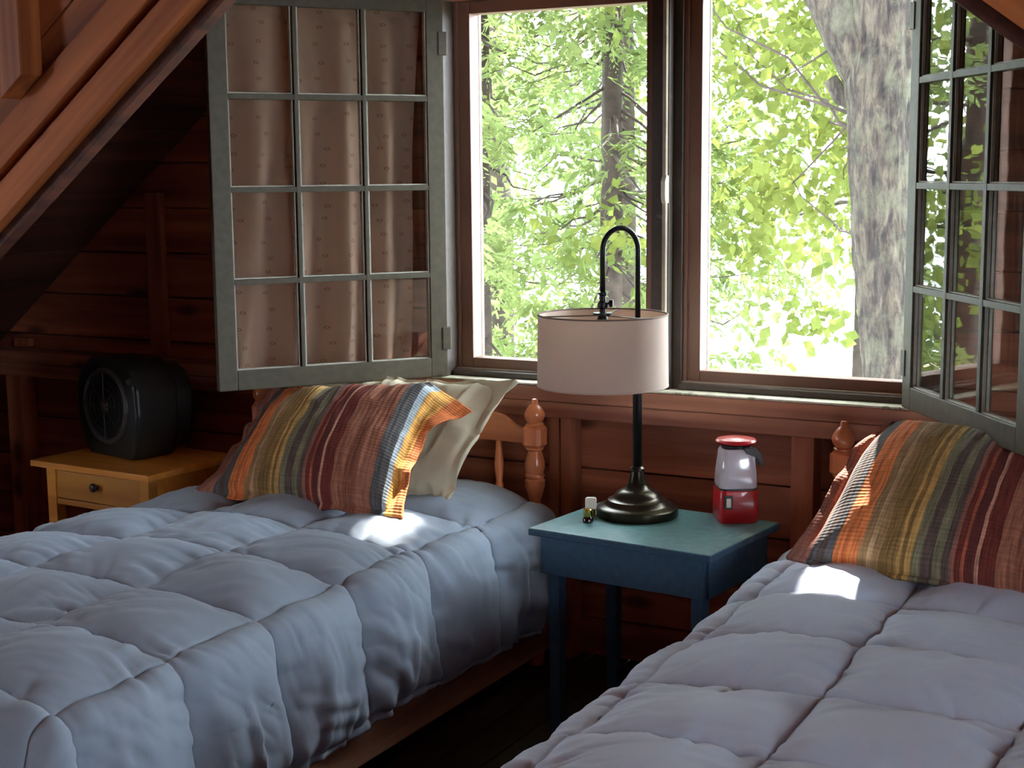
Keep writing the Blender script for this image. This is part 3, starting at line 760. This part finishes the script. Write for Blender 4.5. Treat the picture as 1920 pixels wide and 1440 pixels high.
# ------------------------------------------------------------------ pillows
def pillow(name, label, corners, thick, mat, seed, flange=0.06, sag=0.0, curl=None, bulge_back=0.6, uvflip=False, cat='pillow', rows=None, rtl=0.0, rtr=0.0, wrk=1.0):
    """corners BL, BR, TL, TR in 3-D; a stuffed sham with flat flanges"""
    BL, BR, TL, TR = (np.array(c, float) for c in corners)
    nu, nv = 150, 110
    s = np.linspace(0, 1, nu); t = np.linspace(0, 1, nv)
    S, T = np.meshgrid(s, t, indexing='ij')
    base = (BL[None, None] * ((1-S)*(1-T))[..., None] + BR[None, None] * (S*(1-T))[..., None] + TL[None, None] * ((1-S)*T)[..., None] + TR[None, None] * (S*T)[..., None])
    eu = (BR - BL + TR - TL); ev = (TL - BL + TR - BR)
    nrm = np.cross(eu, ev); nrm /= np.linalg.norm(nrm)
    if nrm[1] > 0: nrm = -nrm                       # towards the room
    eu /= np.linalg.norm(eu); ev /= np.linalg.norm(ev)
    su, sv = 2 * S - 1, 2 * T - 1
    fu, fv = 1 - 2 * flange / 0.8, 1 - 2 * flange * 0.45 / 0.55
    q = np.clip(1 - np.abs(su / fu) ** 2.6, 0, None) ** 0.55 * np.clip(1 - np.abs(sv / fv) ** 2.4, 0, None) ** 0.5
    # edges pulled in between the corners
    pin = 0.030 * (1 - np.abs(su) ** 3) * sv + 0.0
    pu = 0.028 * (1 - np.abs(sv) ** 3) * su
    pin = np.where(sv < 0, -0.6 * pin, pin)          # the lower edge sags on the bed
    base = base - ev * (pin)[..., None] * 0.6 - eu * pu[..., None] * 0.6
    wr = 0.006 * vnoise(S * 9, T * 7, seed) + 0.005 * (1 - 2 * np.abs(vnoise(S * 16, T * 5, seed + 4))) + 0.010 * vnoise(S * 3, T * 3, seed + 7)
    wr = wr * wrk
    fl = (1 - np.clip(q * 4, 0, 1)) * 0.014 * vnoise(S * 10, T * 10, seed + 9)
    for sx_, amt in ((-1, rtl), (1, rtr)):
        w = np.clip(sx_ * su, 0, 1) ** 3 * np.clip(sv, 0, 1) ** 3
        base = base - (eu * sx_ * 0.8 + ev * 0.75) * (amt * w)[..., None]
    if sag: base[..., 2] -= sag * np.clip(T - 0.3, 0, 1) * np.sin(S * PI)
    if curl is not None: base = base + curl(S, T)
    front = base + nrm * (thick * q + wr + fl)[..., None]
    backf = base - nrm * (thick * bulge_back * q - fl + 0.006)[..., None]
    if rows: front = rows(front, S, T, nrm)
    V = np.concatenate([front.reshape(-1, 3), backf.reshape(-1, 3)])
    F1 = grid_faces(nu, nv); F2 = grid_faces(nu, nv)[:, ::-1] + nu * nv
    idx = np.arange(nu * nv).reshape(nu, nv)
    rim = np.concatenate([idx[:, 0], idx[-1, 1:], idx[-2::-1, -1], idx[0, -2:0:-1]])
    nx = np.roll(rim, -1)
    F3 = np.stack([rim, rim + nu * nv, nx + nu * nv, nx], 1)
    uvx = 1 - S if uvflip else S
    uv = np.stack([uvx.ravel(), T.ravel()], 1); uv = np.concatenate([uv, uv])
    o = np_mesh(name, V, np.concatenate([F1, F2, F3]), mat, uv=uv)
    tag(o, label, cat)
    return o

def curl_left(S, T):
    d = np.zeros(S.shape + (3,))
    # left edge settles on the bed, upper right flange flops outwards and down
    w = np.clip((S - 0.9) / 0.1, 0, 1) * np.clip((T - 0.6) / 0.4, 0, 1)
    d[..., 0] += 0.10 * w; d[..., 2] -= 0.10 * w; d[..., 1] -= 0.02 * w
    w2 = np.clip((0.12 - S) / 0.12, 0, 1) * np.clip((0.2 - T) / 0.2, 0, 1)
    d[..., 0] -= 0.03 * w2; d[..., 2] -= 0.01 * w2
    return d
pillow('pillow_sham', 'striped quilted pillow sham leaning in front of a cream pillow, left bed',
       [(-3.22, 3.74, 0.665), (-2.41, 3.73, 0.66), (-3.24, 4.17, 0.955), (-2.50, 4.17, 1.035)], 0.10, M['stripe'], 5, 0.05, curl=curl_left)
pillow('pillow', 'cream cotton pillow standing behind the striped sham, left bed',
       [(-3.14, 4.06, 0.66), (-2.44, 4.06, 0.645), (-3.12, 4.30, 0.98), (-2.315, 4.29, 1.03)], 0.06, M['creamfab'], 21, 0.03, wrk=2.0)
pillow('pillow_sham', 'striped quilted pillow sham under the open sash, right bed',
       [(-1.205, 3.78, 0.66), (-0.38, 3.66, 0.655), (-1.07, 4.12, 1.045), (-0.36, 4.10, 0.965)], 0.11, M['stripe'], 41, 0.04, rtl=0.10)

# ================================================================== FURNITURE
# blue bedside table
t_ang = math.radians(-6)
tb = thing('side_table', 'blue painted square wooden bedside table between the two beds', 'table', (-2.033, 3.849, 0), t_ang)
TW, TD, TH = 0.61, 0.47, 0.64
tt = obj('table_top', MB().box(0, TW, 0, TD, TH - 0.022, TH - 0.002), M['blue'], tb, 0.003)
obj('top_surface', MB().box(0.002, TW - 0.002, 0.002, TD - 0.002, TH - 0.0025, TH), M['teal'], tt)  # thin layer carrying the lit tone; slab edges keep the shaded blue
obj('apron', MB().box(0.03, TW - 0.03, 0.022, 0.04, 0.50, TH - 0.022), M['blue'], tb, 0.002)
obj('apron', MB().box(0.03, TW - 0.03, TD - 0.04, TD - 0.022, 0.50, TH - 0.022), M['blue'], tb, 0.002)
obj('apron', MB().box(0.022, 0.04, 0.04, TD - 0.04, 0.50, TH - 0.022), M['blue'], tb, 0.002)
obj('apron', MB().box(TW - 0.04, TW - 0.022, 0.04, TD - 0.04, 0.50, TH - 0.022), M['blue'], tb, 0.002)
for lx in (0.062, TW - 0.062):
    for ly in (0.065, TD - 0.065):
        leg = MB(); a, c = 0.021, 0.017
        leg.add([(lx-c,ly-c,0),(lx+c,ly-c,0),(lx+c,ly+c,0),(lx-c,ly+c,0),(lx-a,ly-a,TH-.024),(lx+a,ly-a,TH-.024),(lx+a,ly+a,TH-.024),(lx-a,ly+a,TH-.024)],
                [(0,3,2,1),(4,5,6,7),(0,1,5,4),(1,2,6,5),(2,3,7,6),(3,0,4,7)])
        obj('leg', leg, M['blue'], tb, 0.003)

# yellow nightstand
ns = thing('nightstand', 'small yellow wooden nightstand with one drawer and dark round knob', 'nightstand', (-4.20, 3.94, 0), math.radians(-3.6))
NW, ND, NH = 0.62, 0.47, 0.65
obj('table_top', MB().box(0, NW, 0, ND, NH - 0.024, NH), M['yellow'], ns, 0.003)
for lx in (0.085, NW - 0.05):
    for ly in (0.045, ND - 0.045):
        obj('leg', MB().box(lx - 0.024, lx + 0.024, ly - 0.022, ly + 0.022, 0, NH - 0.024), M['yellow'], ns, 0.002)
fx0, fx1 = 0.109, NW - 0.074
dr = obj('drawer', MB().box(fx0 + 0.003, fx1 - 0.003, 0.026, 0.046, 0.513, NH - 0.032), M['yellow'], ns, 0.003)
obj('drawer_knob', MB().lathe([(0.006, 0.0), (0.007, 0.010), (0.015, 0.015), (0.017, 0.022), (0.012, 0.028), (0.003, 0.030)], 20), M['knob'], dr, smooth=True, loc=((fx0 + fx1) / 2, 0.027, 0.575), rot=(PI / 2, 0, 0))
obj('drawer_rail', MB().box(fx0, fx1, 0.027, 0.047, 0.488, 0.510), M['yellow'], ns, 0.002)
obj('side_panel', MB().box(0.066, 0.080, 0.067, ND - 0.067, 0.488, NH - 0.024), M['yellow'], ns)
obj('side_panel', MB().box(NW - 0.045, NW - 0.031, 0.067, ND - 0.067, 0.488, NH - 0.024), M['yellow'], ns)
obj('back_panel', MB().box(fx0, fx1, ND - 0.05, ND - 0.038, 0.488, NH - 0.024), M['yellow'], ns)
obj('shelf', MB().box(0.07, NW - 0.04, 0.05, ND - 0.05, 0.16, 0.178), M['yellow'], ns)

# black fan on the nightstand
fan = thing('fan', 'black boxy fan with round grille standing on the yellow nightstand', 'fan', (-3.965, 4.145, NH), math.radians(-13))
prof = [(-0.13, 0), (0.15, 0), (0.175, 0.03), (0.20, 0.17), (0.195, 0.27), (0.16, 0.345), (0.10, 0.375), (-0.10, 0.375), (-0.17, 0.33), (-0.20, 0.25), (-0.20, 0.16), (-0.16, 0.04)]
obj('housing', MB().prism(prof, 'y', -0.03, 0.16), M['black'], fan, 0.018, 'auto', seg=3)
prof2 = [(x * 0.82, 0.02 + z * 0.86) for x, z in prof]
obj('rear_housing', MB().prism(prof2, 'y', 0.15, 0.25), M['black'], fan, 0.02, 'auto', seg=3)
obj('grille_ring', MB().torus((0, -0.032, 0.195), 0.135, 0.012, 'y'), M['greyring'], fan, smooth=True)
g = MB()
for rr in (0.045, 0.07, 0.095, 0.118): g.torus((0, -0.040, 0.195), rr, 0.0022, 'y', 40, 6)
obj('grille', g, M['blackgrille'], fan, smooth=True)
for k in range(8):
    a = k * PI / 4
    obj('grille_spoke', MB().tube([(0.02*math.cos(a), -0.043, 0.195+0.02*math.sin(a)), (0.128*math.cos(a), -0.040, 0.195+0.128*math.sin(a))], 0.0025, 6), M['blackgrille'], fan)
obj('hub', MB().lathe([(0.026, 0), (0.026, 0.006), (0.018, 0.012), (0.002, 0.014)], 20), M['greyring'], fan, smooth=True, loc=(0, -0.036, 0.195), rot=(PI / 2, 0, 0))
obj('dial', MB().lathe([(0.012, 0), (0.012, 0.010), (0.009, 0.014), (0.001, 0.014)], 16), M['greyring'], fan, smooth=True, loc=(0.165, -0.03, 0.30), rot=(PI / 2, 0, 0))

# lamp
BX, BY = -1.806, 4.15
SX, SY = -1.878, 4.05
lamp = thing('table_lamp', 'dark bronze gooseneck table lamp with white linen drum shade', 'lamp', (BX, BY, TH))
obj('base', MB().lathe([(0.126, 0), (0.128, 0.004), (0.127, 0.026), (0.120, 0.032), (0.108, 0.034), (0.100, 0.040), (0.092, 0.052), (0.078, 0.056), (0.072, 0.064), (0.066, 0.074), (0.050, 0.082), (0.038, 0.088),
                        (0.030, 0.104), (0.023, 0.130), (0.020, 0.142)], 56), M['bronze'], lamp, smooth='auto')
obj('collar', MB().lathe([(0.020, 0.141), (0.023, 0.144), (0.023, 0.150), (0.019, 0.154), (0.017, 0.156)], 28), M['bronze'], lamp, smooth='auto')
top_z = 1.535 - TH
dx, dy = SX - BX, SY - BY
Rarc = math.hypot(dx, dy) / 2
arc = [(0, 0, 0.155), (0, 0, 0.40), (0, 0, top_z - Rarc - 0.02)]
for k in range(17):
    a = PI * k / 16
    arc.append((dx * (1 - math.cos(a)) / 2, dy * (1 - math.cos(a)) / 2, top_z - Rarc * 1.12 + Rarc * 1.12 * math.sin(a)))
arc.append((dx, dy, 1.345 - TH))
obj('pole', MB().tube([(0, 0, 0.15), (0, 0, 0.62)], 0.0145, 20), M['bronzedark'], lamp, smooth=True)
obj('gooseneck', MB().tube([(0, 0, 0.61)] + arc[2:], 0.0085, 14), M['bronzedark'], lamp, smooth=True)
j = obj('swivel_joint', MB().lathe([(0.010, 1.345-TH), (0.014, 1.342-TH), (0.014, 1.336-TH), (0.010, 1.332-TH), (0.010, 1.318-TH), (0.016, 1.312-TH), (0.016, 1.298-TH), (0.010, 1.292-TH), (0.010, 1.283-TH), (0.030, 1.281-TH), (0.030, 1.274-TH)][::-1], 20, (dx, dy)), M['bronzedark'], lamp, smooth='auto')
obj('wing_nut', MB().tube([(dx, dy, 1.308-TH), (dx + 0.024, dy + 0.012, 1.310-TH)], 0.005, 8).box(dx + 0.018, dx + 0.03, dy + 0.006, dy + 0.014, 1.298-TH, 1.320-TH), M['bronzedark'], j, 0.001)
def shade():
    Rt, Rb, z0, z1, seg = 0.197, 0.200, 1.060 - TH, 1.276 - TH, 72
    mb = MB(); v = []; f = []
    rows = [(Rb, z0), (Rt, z1), (Rt - 0.0025, z1), (Rb - 0.0025, z0)]
    mb.lathe(rows + rows[:1], seg, (dx, dy), cap=False)
    return mb, Rt, Rb, z0, z1
mb, Rt, Rb, sz0, sz1 = shade()
sh_o = obj('lamp_shade', mb, M['shade'], lamp, smooth='auto')
obj('shade_rim', MB().torus((dx, dy, sz1), Rt - 0.001, 0.0028, 'z', 72, 8), M['shaderim'], sh_o, smooth=True)
obj('shade_rim', MB().torus((dx, dy, sz0), Rb - 0.001, 0.0022, 'z', 72, 8), M['shade'], sh_o, smooth=True)
for k in range(3):
    a = math.radians(100 + 120 * k)
    obj('spider_arm', MB().tube([(dx, dy, sz1 - 0.003), (dx + (Rt - .004) * math.cos(a), dy + (Rt - .004) * math.sin(a), sz1 - 0.003)], 0.002, 6), M['bronze'], sh_o)
obj('socket', MB().lathe([(0.012, 1.20-TH), (0.018, 1.205-TH), (0.018, 1.26-TH), (0.012, 1.276-TH)], 18, (dx, dy)), M['bronzedark'], lamp, smooth='auto')
obj('bulb', MB().lathe([(0.004, 1.085-TH), (0.020, 1.09-TH), (0.030, 1.11-TH), (0.030, 1.13-TH), (0.018, 1.17-TH), (0.013, 1.20-TH)], 20, (dx, dy)), M['cream'], lamp, smooth=True)

# red and white lantern
ln = thing('lantern', 'red and white plastic camping lantern with black handle on the blue table', 'lantern', (-1.515, 4.235, TH), math.radians(32))
def rsq(half, r, n=6):
    pts = []
    for cxx, cyy, a0 in ((half - r, half - r, 0), (-half + r, half - r, 90), (-half + r, -half + r, 180), (half - r, -half + r, 270)):
        for i in range(n + 1):
            a = math.radians(a0 + 90 * i / n); pts.append((cxx + r * math.cos(a), cyy + r * math.sin(a)))
    return pts
def loft(levels, n=6):
    mb = MB(); rings = [rsq(h, r, n) for h, r, z in levels]; k = len(rings[0]); v = []; f = []
    for (h, r, z), ring in zip(levels, rings): v += [(x, y, z) for x, y in ring]
    for i in range(len(levels) - 1):
        for q in range(k): f.append((i*k+q, i*k+(q+1)%k, (i+1)*k+(q+1)%k, (i+1)*k+q))
    f.append(tuple(range(k - 1, -1, -1))); f.append(tuple((len(levels)-1)*k + q for q in range(k)))
    return mb.add(v, f)
body = obj('base', loft([(0.058, 0.02, 0), (0.061, 0.022, 0.004), (0.062, 0.022, 0.05), (0.061, 0.022, 0.096), (0.059, 0.022, 0.101)]), M['red'], ln, smooth='auto')
obj('seam_band', loft([(0.056, 0.022, 0.100), (0.0585, 0.022, 0.101), (0.0585, 0.022, 0.106), (0.056, 0.022, 0.107)]), M['black'], ln, smooth='auto')
obj('globe', loft([(0.057, 0.022, 0.106), (0.059, 0.023, 0.112), (0.056, 0.024, 0.16), (0.050, 0.025, 0.215), (0.046, 0.025, 0.225)]), M['lantern_globe'], ln, smooth='auto')
obj('cap_band', MB().lathe([(0.036, 0.224), (0.044, 0.226), (0.046, 0.234), (0.040, 0.238)], 36), M['black'], ln, smooth='auto')
obj('cap', MB().lathe([(0.050, 0.238), (0.061, 0.241), (0.063, 0.246), (0.058, 0.252), (0.034, 0.257), (0.002, 0.258)], 40), M['red'], ln, smooth='auto')
obj('handle', MB().prism([(0.012, 0.232), (0.050, 0.232), (0.066, 0.212), (0.074, 0.178), (0.064, 0.176), (0.052, 0.202), (0.020, 0.214)], 'y', -0.056, -0.044).prism([(0.012, 0.232), (0.050, 0.232), (0.066, 0.212), (0.074, 0.178), (0.064, 0.176), (0.052, 0.202), (0.020, 0.214)], 'y', 0.044, 0.056).box(0.060, 0.074, -0.056, 0.056, 0.178, 0.192), M['black'], ln, 0.002)
obj('switch', MB().box(-0.048, -0.022, -0.0665, -0.060, 0.045, 0.088), M['black'], ln, 0.002)
obj('switch_button', MB().box(-0.042, -0.028, -0.0695, -0.066, 0.052, 0.080), M['cream'], ln, 0.001)

# little bottle and white tag by the lamp
bt = thing('bottle', 'tiny dark amber bottle with gold cap on the blue table', 'bottle', (-1.903, 3.995, TH))
obj('body', MB().lathe([(0.014, 0), (0.016, 0.002), (0.016, 0.012), (0.012, 0.018), (0.010, 0.020)], 20), M['amber'], bt, smooth='auto')
obj('cap', MB().lathe([(0.0125, 0.019), (0.0135, 0.021), (0.0135, 0.040), (0.011, 0.043), (0.002, 0.043)], 20), M['gold'], bt, smooth='auto')
cp = thing('night_light', 'small white rounded plug in light standing beside the lamp base', 'night light', (-1.935, 4.085, TH), math.radians(25))
obj('base', MB().box(-0.014, 0.014, -0.010, 0.010, 0, 0.022), M['gold'], cp, 0.003)
obj('head', MB().prism([(x, 0.039 + y) for x, y in rsq(0.018, 0.008)], 'y', -0.008, 0.008), M['cream'], cp, 0.003, 'auto')

# ================================================================== OUTSIDE
gr = tag(obj('ground', MB().box(-60, 60, 4.9, 22, -3.4, -2.8), M['ground']), 'shaded forest floor below the window', None, kind='structure')
lk = tag(obj('lake', MB().box(-500, 500, 22, 700, -3.6, -3.2), M['water']), 'bright lake glinting behind the trees', None, kind='structure')

# shafts of sunlight that reach the beds: gaps are cut in the foliage for them
SUNV = np.array(SUN_DIR)
SHAFTS = [((-1.07, 3.66, 0.65), 0.2), ((-1.15, 3.92, 0.72), 0.2), ((-1.17, 3.84, 0.68), 0.18), ((-2.40, 3.68, 0.66), 0.12), ((-2.50, 3.66, 0.66), 0.10), ((-2.50, 4.15, 1.03), 0.08)]
def keep_shafts(P):
    ok = np.ones(len(P), bool)
    for c, r in SHAFTS:
        d = P - np.array(c); t = d @ SUNV
        dist = np.linalg.norm(d - t[:, None] * SUNV, axis=1)
        ok &= ~((dist < r) & (t > 0))
    return ok

def leaf_quads(C, D, S, L, W):
    """C base point, D direction, S side vector, L length, W width"""
    C, D, S = C.astype(np.float32), D.astype(np.float32), S.astype(np.float32)
    L = L[:, None]; W = W[:, None]
    mid = C + D * L * 0.45
    V = np.stack([C, mid + S * W * 0.5, C + D * L, mid - S * W * 0.5], 1).reshape(-1, 3)
    F = np.arange(len(C) * 4).reshape(-1, 4)
    return V, F
def unit(a): return a / np.maximum(np.linalg.norm(a, axis=-1, keepdims=True), 1e-9)

def broad_leaves(centres, n, spread, size, flat=0.55):
    K = len(centres)
    P = np.repeat(centres, n, 0) + rng.normal(size=(K * n, 3)) * np.array([spread, spread, spread * flat])
    P = P[keep_shafts(P)]
    D = unit(rng.normal(size=P.shape) + np.array([0, 0, -0.5]))
    S = unit(np.cross(D, rng.normal(size=P.shape)))
    L = size * (0.6 + 0.8 * rng.random(len(P)))
    return leaf_quads(P, D, S, L, L * 0.68)

def cedar_sprays(centres, dirs, n_spray, length, spread):
    K = len(centres)
    B = np.repeat(centres, n_spray, 0) + rng.normal(size=(K * n_spray, 3)) * np.array([spread, spread, spread * 0.5])
    A = unit(np.repeat(dirs, n_spray, 0) + rng.normal(size=B.shape) * 0.45 + np.array([0, 0, -0.35]))
    Sd = unit(np.cross(A, np.array([0, 0, 1.0]) + rng.normal(size=B.shape) * 0.35))
    m = 13
    t = np.linspace(0.05, 1, m)
    ln = length * (0.7 + 0.6 * rng.random(len(B)))
    P = B[:, None] + A[:, None] * (t[None, :, None] * ln[:, None, None]) + np.array([0, 0, -1.0]) * (t ** 2)[None, :, None] * ln[:, None, None] * 0.25
    sg = np.where(np.arange(m) % 2 == 0, 1, -1)[None, :, None]
    D = unit(A[:, None] * 0.9 + Sd[:, None] * sg * 0.75 + rng.normal(size=P.shape) * 0.15 + np.array([0, 0, -0.15]))
    Nn = unit(np.cross(A, Sd))[:, None]
    S = unit(np.cross(D, np.broadcast_to(Nn, D.shape)))
    Lf = np.broadcast_to((0.34 * (1.15 - t))[None, :], P.shape[:2]) * ln[:, None] * (0.8 + 0.4 * rng.random(P.shape[:2]))
    P, D, S, Lf = P.reshape(-1, 3), D.reshape(-1, 3), S.reshape(-1, 3), Lf.ravel()
    ok = keep_shafts(P)
    return leaf_quads(P[ok], D[ok], S[ok], Lf[ok], Lf[ok] * 0.36)

def trunk_mesh(name, pts, rad, mat, parent, seg=40, rough=0.0, seed=0, ring_step=0.05):
    """knobbly bark tube"""
    pts = np.array(pts, float); rad = np.array(rad, float)
    d = np.r_[0, np.cumsum(np.linalg.norm(np.diff(pts, axis=0), axis=1))]
    n = max(6, int(d[-1] / ring_step)); s = np.linspace(0, d[-1], n)
    # smooth interpolation
    C = np.stack([np.interp(s, d, pts[:, k]) for k in range(3)], 1)
    ker = np.ones(9) / 9
    for k in range(3):
        e = np.pad(C[:, k], 4, mode='edge'); e[:4] = C[0, k]; C[1:-1, k] = np.convolve(e, ker, 'valid')[1:-1]
    R = np.interp(s, d, rad)
    T = np.gradient(C, axis=0); T = unit(T)
    ref = np.array([0.0, 1.0, 0.0])
    B1 = unit(np.cross(T, ref)); B2 = np.cross(T, B1)
    a = np.linspace(0, 2 * PI, seg, endpoint=False)
    ca, sa = np.cos(a), np.sin(a)
    nz = rough * (vnoise(ca[None] * 7 + 20, sa[None] * 7 + 20, s[:, None] * 5 + seed) * 0.6 + vnoise(ca[None] * 17 + 20, sa[None] * 17 + 20, s[:, None] * 9 + seed) * 0.4) + 0.12 * vnoise(ca[None] * 1.5, sa[None] * 1.5, s[:, None] * 1.2 + seed)
    RR = R[:, None] * (1 + nz)
    V = C[:, None] + (B1[:, None] * ca[None, :, None] + B2[:, None] * sa[None, :, None]) * RR[..., None]
    i = np.arange(n - 1)[:, None] * seg + np.arange(seg)[None]
    jn = np.arange(n - 1)[:, None] * seg + (np.arange(seg)[None] + 1) % seg
    Fq = np.stack([i, jn, jn + seg, i + seg], -1).reshape(-1, 4)
    return np_mesh(name, V.reshape(-1, 3), Fq, mat, parent)

def branch_mesh(name, lines, mat, parent, r0=0.02):
    mb = MB()
    for a, c in lines:
        a, c = np.array(a), np.array(c)
        if not keep_shafts(a + (c - a) * np.linspace(0, 1, 12)[:, None]).all(): continue
        L = np.linalg.norm(c - a)
        pts = []
        for k in range(6):
            t = k / 5
            p = a + (c - a) * t + np.array([0, 0, -0.10 * L]) * math.sin(t * PI) + rng.normal(size=3) * 0.03 * L * (0 < k < 5)
            pts.append(tuple(p))
        mb.tube(pts, [r0 * (1 - 0.8 * k / 5) for k in range(6)], 5, cap=False)
    me = bpy.data.meshes.new(name); me.from_pydata(mb.v, [], mb.f); me.materials.append(mat)
    me.polygons.foreach_set('use_smooth', [True] * len(me.polygons))
    o = link(name, me, parent); o['kind'] = 'stuff'
    return o

def foliage(VF, mat, parent):
    V = np.concatenate([v for v, f in VF]); off = 0; Fs = []
    for v, f in VF: Fs.append(f + off); off += len(v)
    o = np_mesh('foliage', V, np.concatenate(Fs), mat, parent, smooth=False)
    o['kind'] = 'stuff'
    return o

def rand_in(n, x, y, z): return np.stack([rng.uniform(*x, n), rng.uniform(*y, n), rng.uniform(*z, n)], 1)

# --- big lichen-covered trunk close to the right window
big = thing('large_tree', 'large broadleaf tree with grey lichen covered trunk filling the right window', 'tree')
trunk_mesh('trunk', [(-1.62, 7.05, -2.9), (-1.66, 7.0, 0.0), (-1.70, 7.0, 0.75), (-1.79, 7.0, 1.4), (-1.81, 7.0, 2.0), (-1.80, 7.0, 2.5), (-1.72, 7.02, 3.4), (-1.6, 7.1, 6.5)],
           [0.26, 0.18, 0.155, 0.150, 0.165, 0.19, 0.15, 0.08], M['bark'], big, 72, 0.10, 5, 0.025)
trunk_mesh('limb', [(-1.83, 6.98, 2.08), (-1.95, 6.96, 2.36), (-2.14, 6.95, 2.7), (-2.6, 6.95, 3.5), (-3.2, 7.0, 5.0)], [0.11, 0.135, 0.12, 0.09, 0.05], M['bark'], big, 48, 0.10, 9, 0.03)
obj('branch_stub', MB().tube([(-1.9, 7.0, 2.02), (-2.0, 6.98, 2.05), (-2.05, 6.97, 2.13)], [0.06, 0.045, 0.035], 12), M['bark'], big, smooth=True)
cl = np.concatenate([rand_in(46, (-3.6, -2.15), (7.6, 10.0), (1.30, 3.3)), rand_in(4, (-3.2, -2.0), (7.6, 9.5), (0.85, 1.0))])
cl = cl[vnoise(cl[:, 0] * 2.2, cl[:, 2] * 2.6, 4.0) > -0.28]
lv = [broad_leaves(cl, 105, 0.21, 0.085)]
sun_block = np.concatenate([rand_in(150, (-4.2, 0.6), (6.6, 9.8), (4.2, 8.2)), rand_in(120, (-3.7, -1.6), (6.6, 9.4), (4.2, 7.6))])  # unseen overhead crown, added dense to block the sun from the room
lv.append(broad_leaves(sun_block, 150, 0.34, 0.12, 0.8))
foliage(lv, M['leaf_broad'], big)
branch_mesh('branch', [((-1.8, 7.0, 1.2 + 1.9 * rng.random()), c) for c in cl[::2]], M['darkbark'], big, 0.010)

# --- cedars in the left window
def cedar(label, x, y, r, lean, zc, n, xr, yr, seed_dir, spray=0.30):
    t = thing('cedar_tree', label, 'tree')
    trunk_mesh('trunk', [(x, y, -2.9), (x + lean * 0.4, y, 0.8), (x + lean, y, 2.6), (x + lean * 1.6, y, 7.0)], [r * 1.5, r, r * 0.9, r * 0.4], M['darkbark'], t, 28, 0.08, seed_dir)
    c = rand_in(n, xr, yr, zc)
    c = c[vnoise(c[:, 0] * 1.8 + seed_dir, c[:, 2] * 2.2, seed_dir) > -0.30]
    d = unit(c - np.stack([np.full(len(c), x), np.full(len(c), y), c[:, 2]], 1) + rng.normal(size=c.shape) * 0.2)
    foliage([cedar_sprays(c, d, 14, spray, 0.16)], M['leaf_cedar'], t)
    branch_mesh('branch', [((x + lean * 0.7, y, cc[2] + 0.25), cc) for cc in c], M['darkbark'], t, 0.012)
    return t
cedar('green cedar with slim dark trunk just left of the lamp arch', -4.12, 9.0, 0.075, 0.02, (0.2, 3.6), 85, (-4.9, -3.2), (7.8, 9.6), 2.0)
cedar('green cedar with feathery sprays at the left edge of the left window', -4.9, 8.6, 0.07, 0.03, (0.0, 3.6), 90, (-5.4, -3.9), (7.0, 9.0), 6.0)
cedar('pale cedar with thin trunk farther back in the left window', -4.62, 10.4, 0.085, -0.03, (0.0, 4.0), 80, (-6.4, -3.6), (9.6, 11.6), 11.0, 0.36)

# --- trees farther back
def far_tree(label, x, y, r, zc, n, spread, size, mat, wx=1.6, wy=1.4):
    t = thing('woodland_tree', label, 'tree')
    trunk_mesh('trunk', [(x, y, -3.2), (x + 0.05, y, 1.0), (x - 0.06, y, 3.0), (x, y, 7.5)], [r * 1.3, r, r * 0.9, r * 0.4], M['darkbark'], t, 24, 0.06, x)
    c = rand_in(n, (x - wx, x + wx), (y - wy, y + wy), zc)
    c = c[vnoise(c[:, 0] * 1.1, c[:, 2] * 1.6, y) > -0.22]
    foliage([broad_leaves(c, 90, spread, size)], mat, t)
    branch_mesh('branch', [((x, y, cc[2] - 0.2), cc) for cc in c[::2]], M['darkbark'], t, 0.02)
far_tree('sunlit yellow green tree behind the big trunk in the right window', -3.1, 11.5, 0.09, (0.75, 4.8), 52, 0.30, 0.09, M['leaf_broad'])
far_tree('tree with pale green crown behind the mullion between the windows', -5.3, 13.0, 0.11, (-0.6, 5.0), 66, 0.34, 0.10, M['leaf_far'])
far_tree('tree with pale green crown in the far distance of the left window', -8.0, 14.5, 0.12, (-0.6, 5.4), 66, 0.38, 0.11, M['leaf_far'])
far_tree('tree farthest to the right beyond the big trunk', -1.2, 12.5, 0.11, (0.6, 5.0), 46, 0.34, 0.10, M['leaf_far'])
# woodland to the left, mirrored in the panes of the right sash
far_tree('leafy tree left of the house mirrored in the right sash', -6.6, 7.6, 0.10, (-1.0, 4.6), 90, 0.34, 0.10, M['leaf_broad'])
far_tree('second leafy tree left of the house mirrored in the right sash', -9.4, 9.2, 0.12, (-1.0, 5.2), 100, 0.40, 0.12, M['leaf_far'], 2.2, 1.8)
far_tree('tall leafy tree far left of the house mirrored in the right sash', -12.8, 9.8, 0.13, (-1.5, 6.0), 110, 0.46, 0.14, M['leaf_far'], 2.6, 2.2)
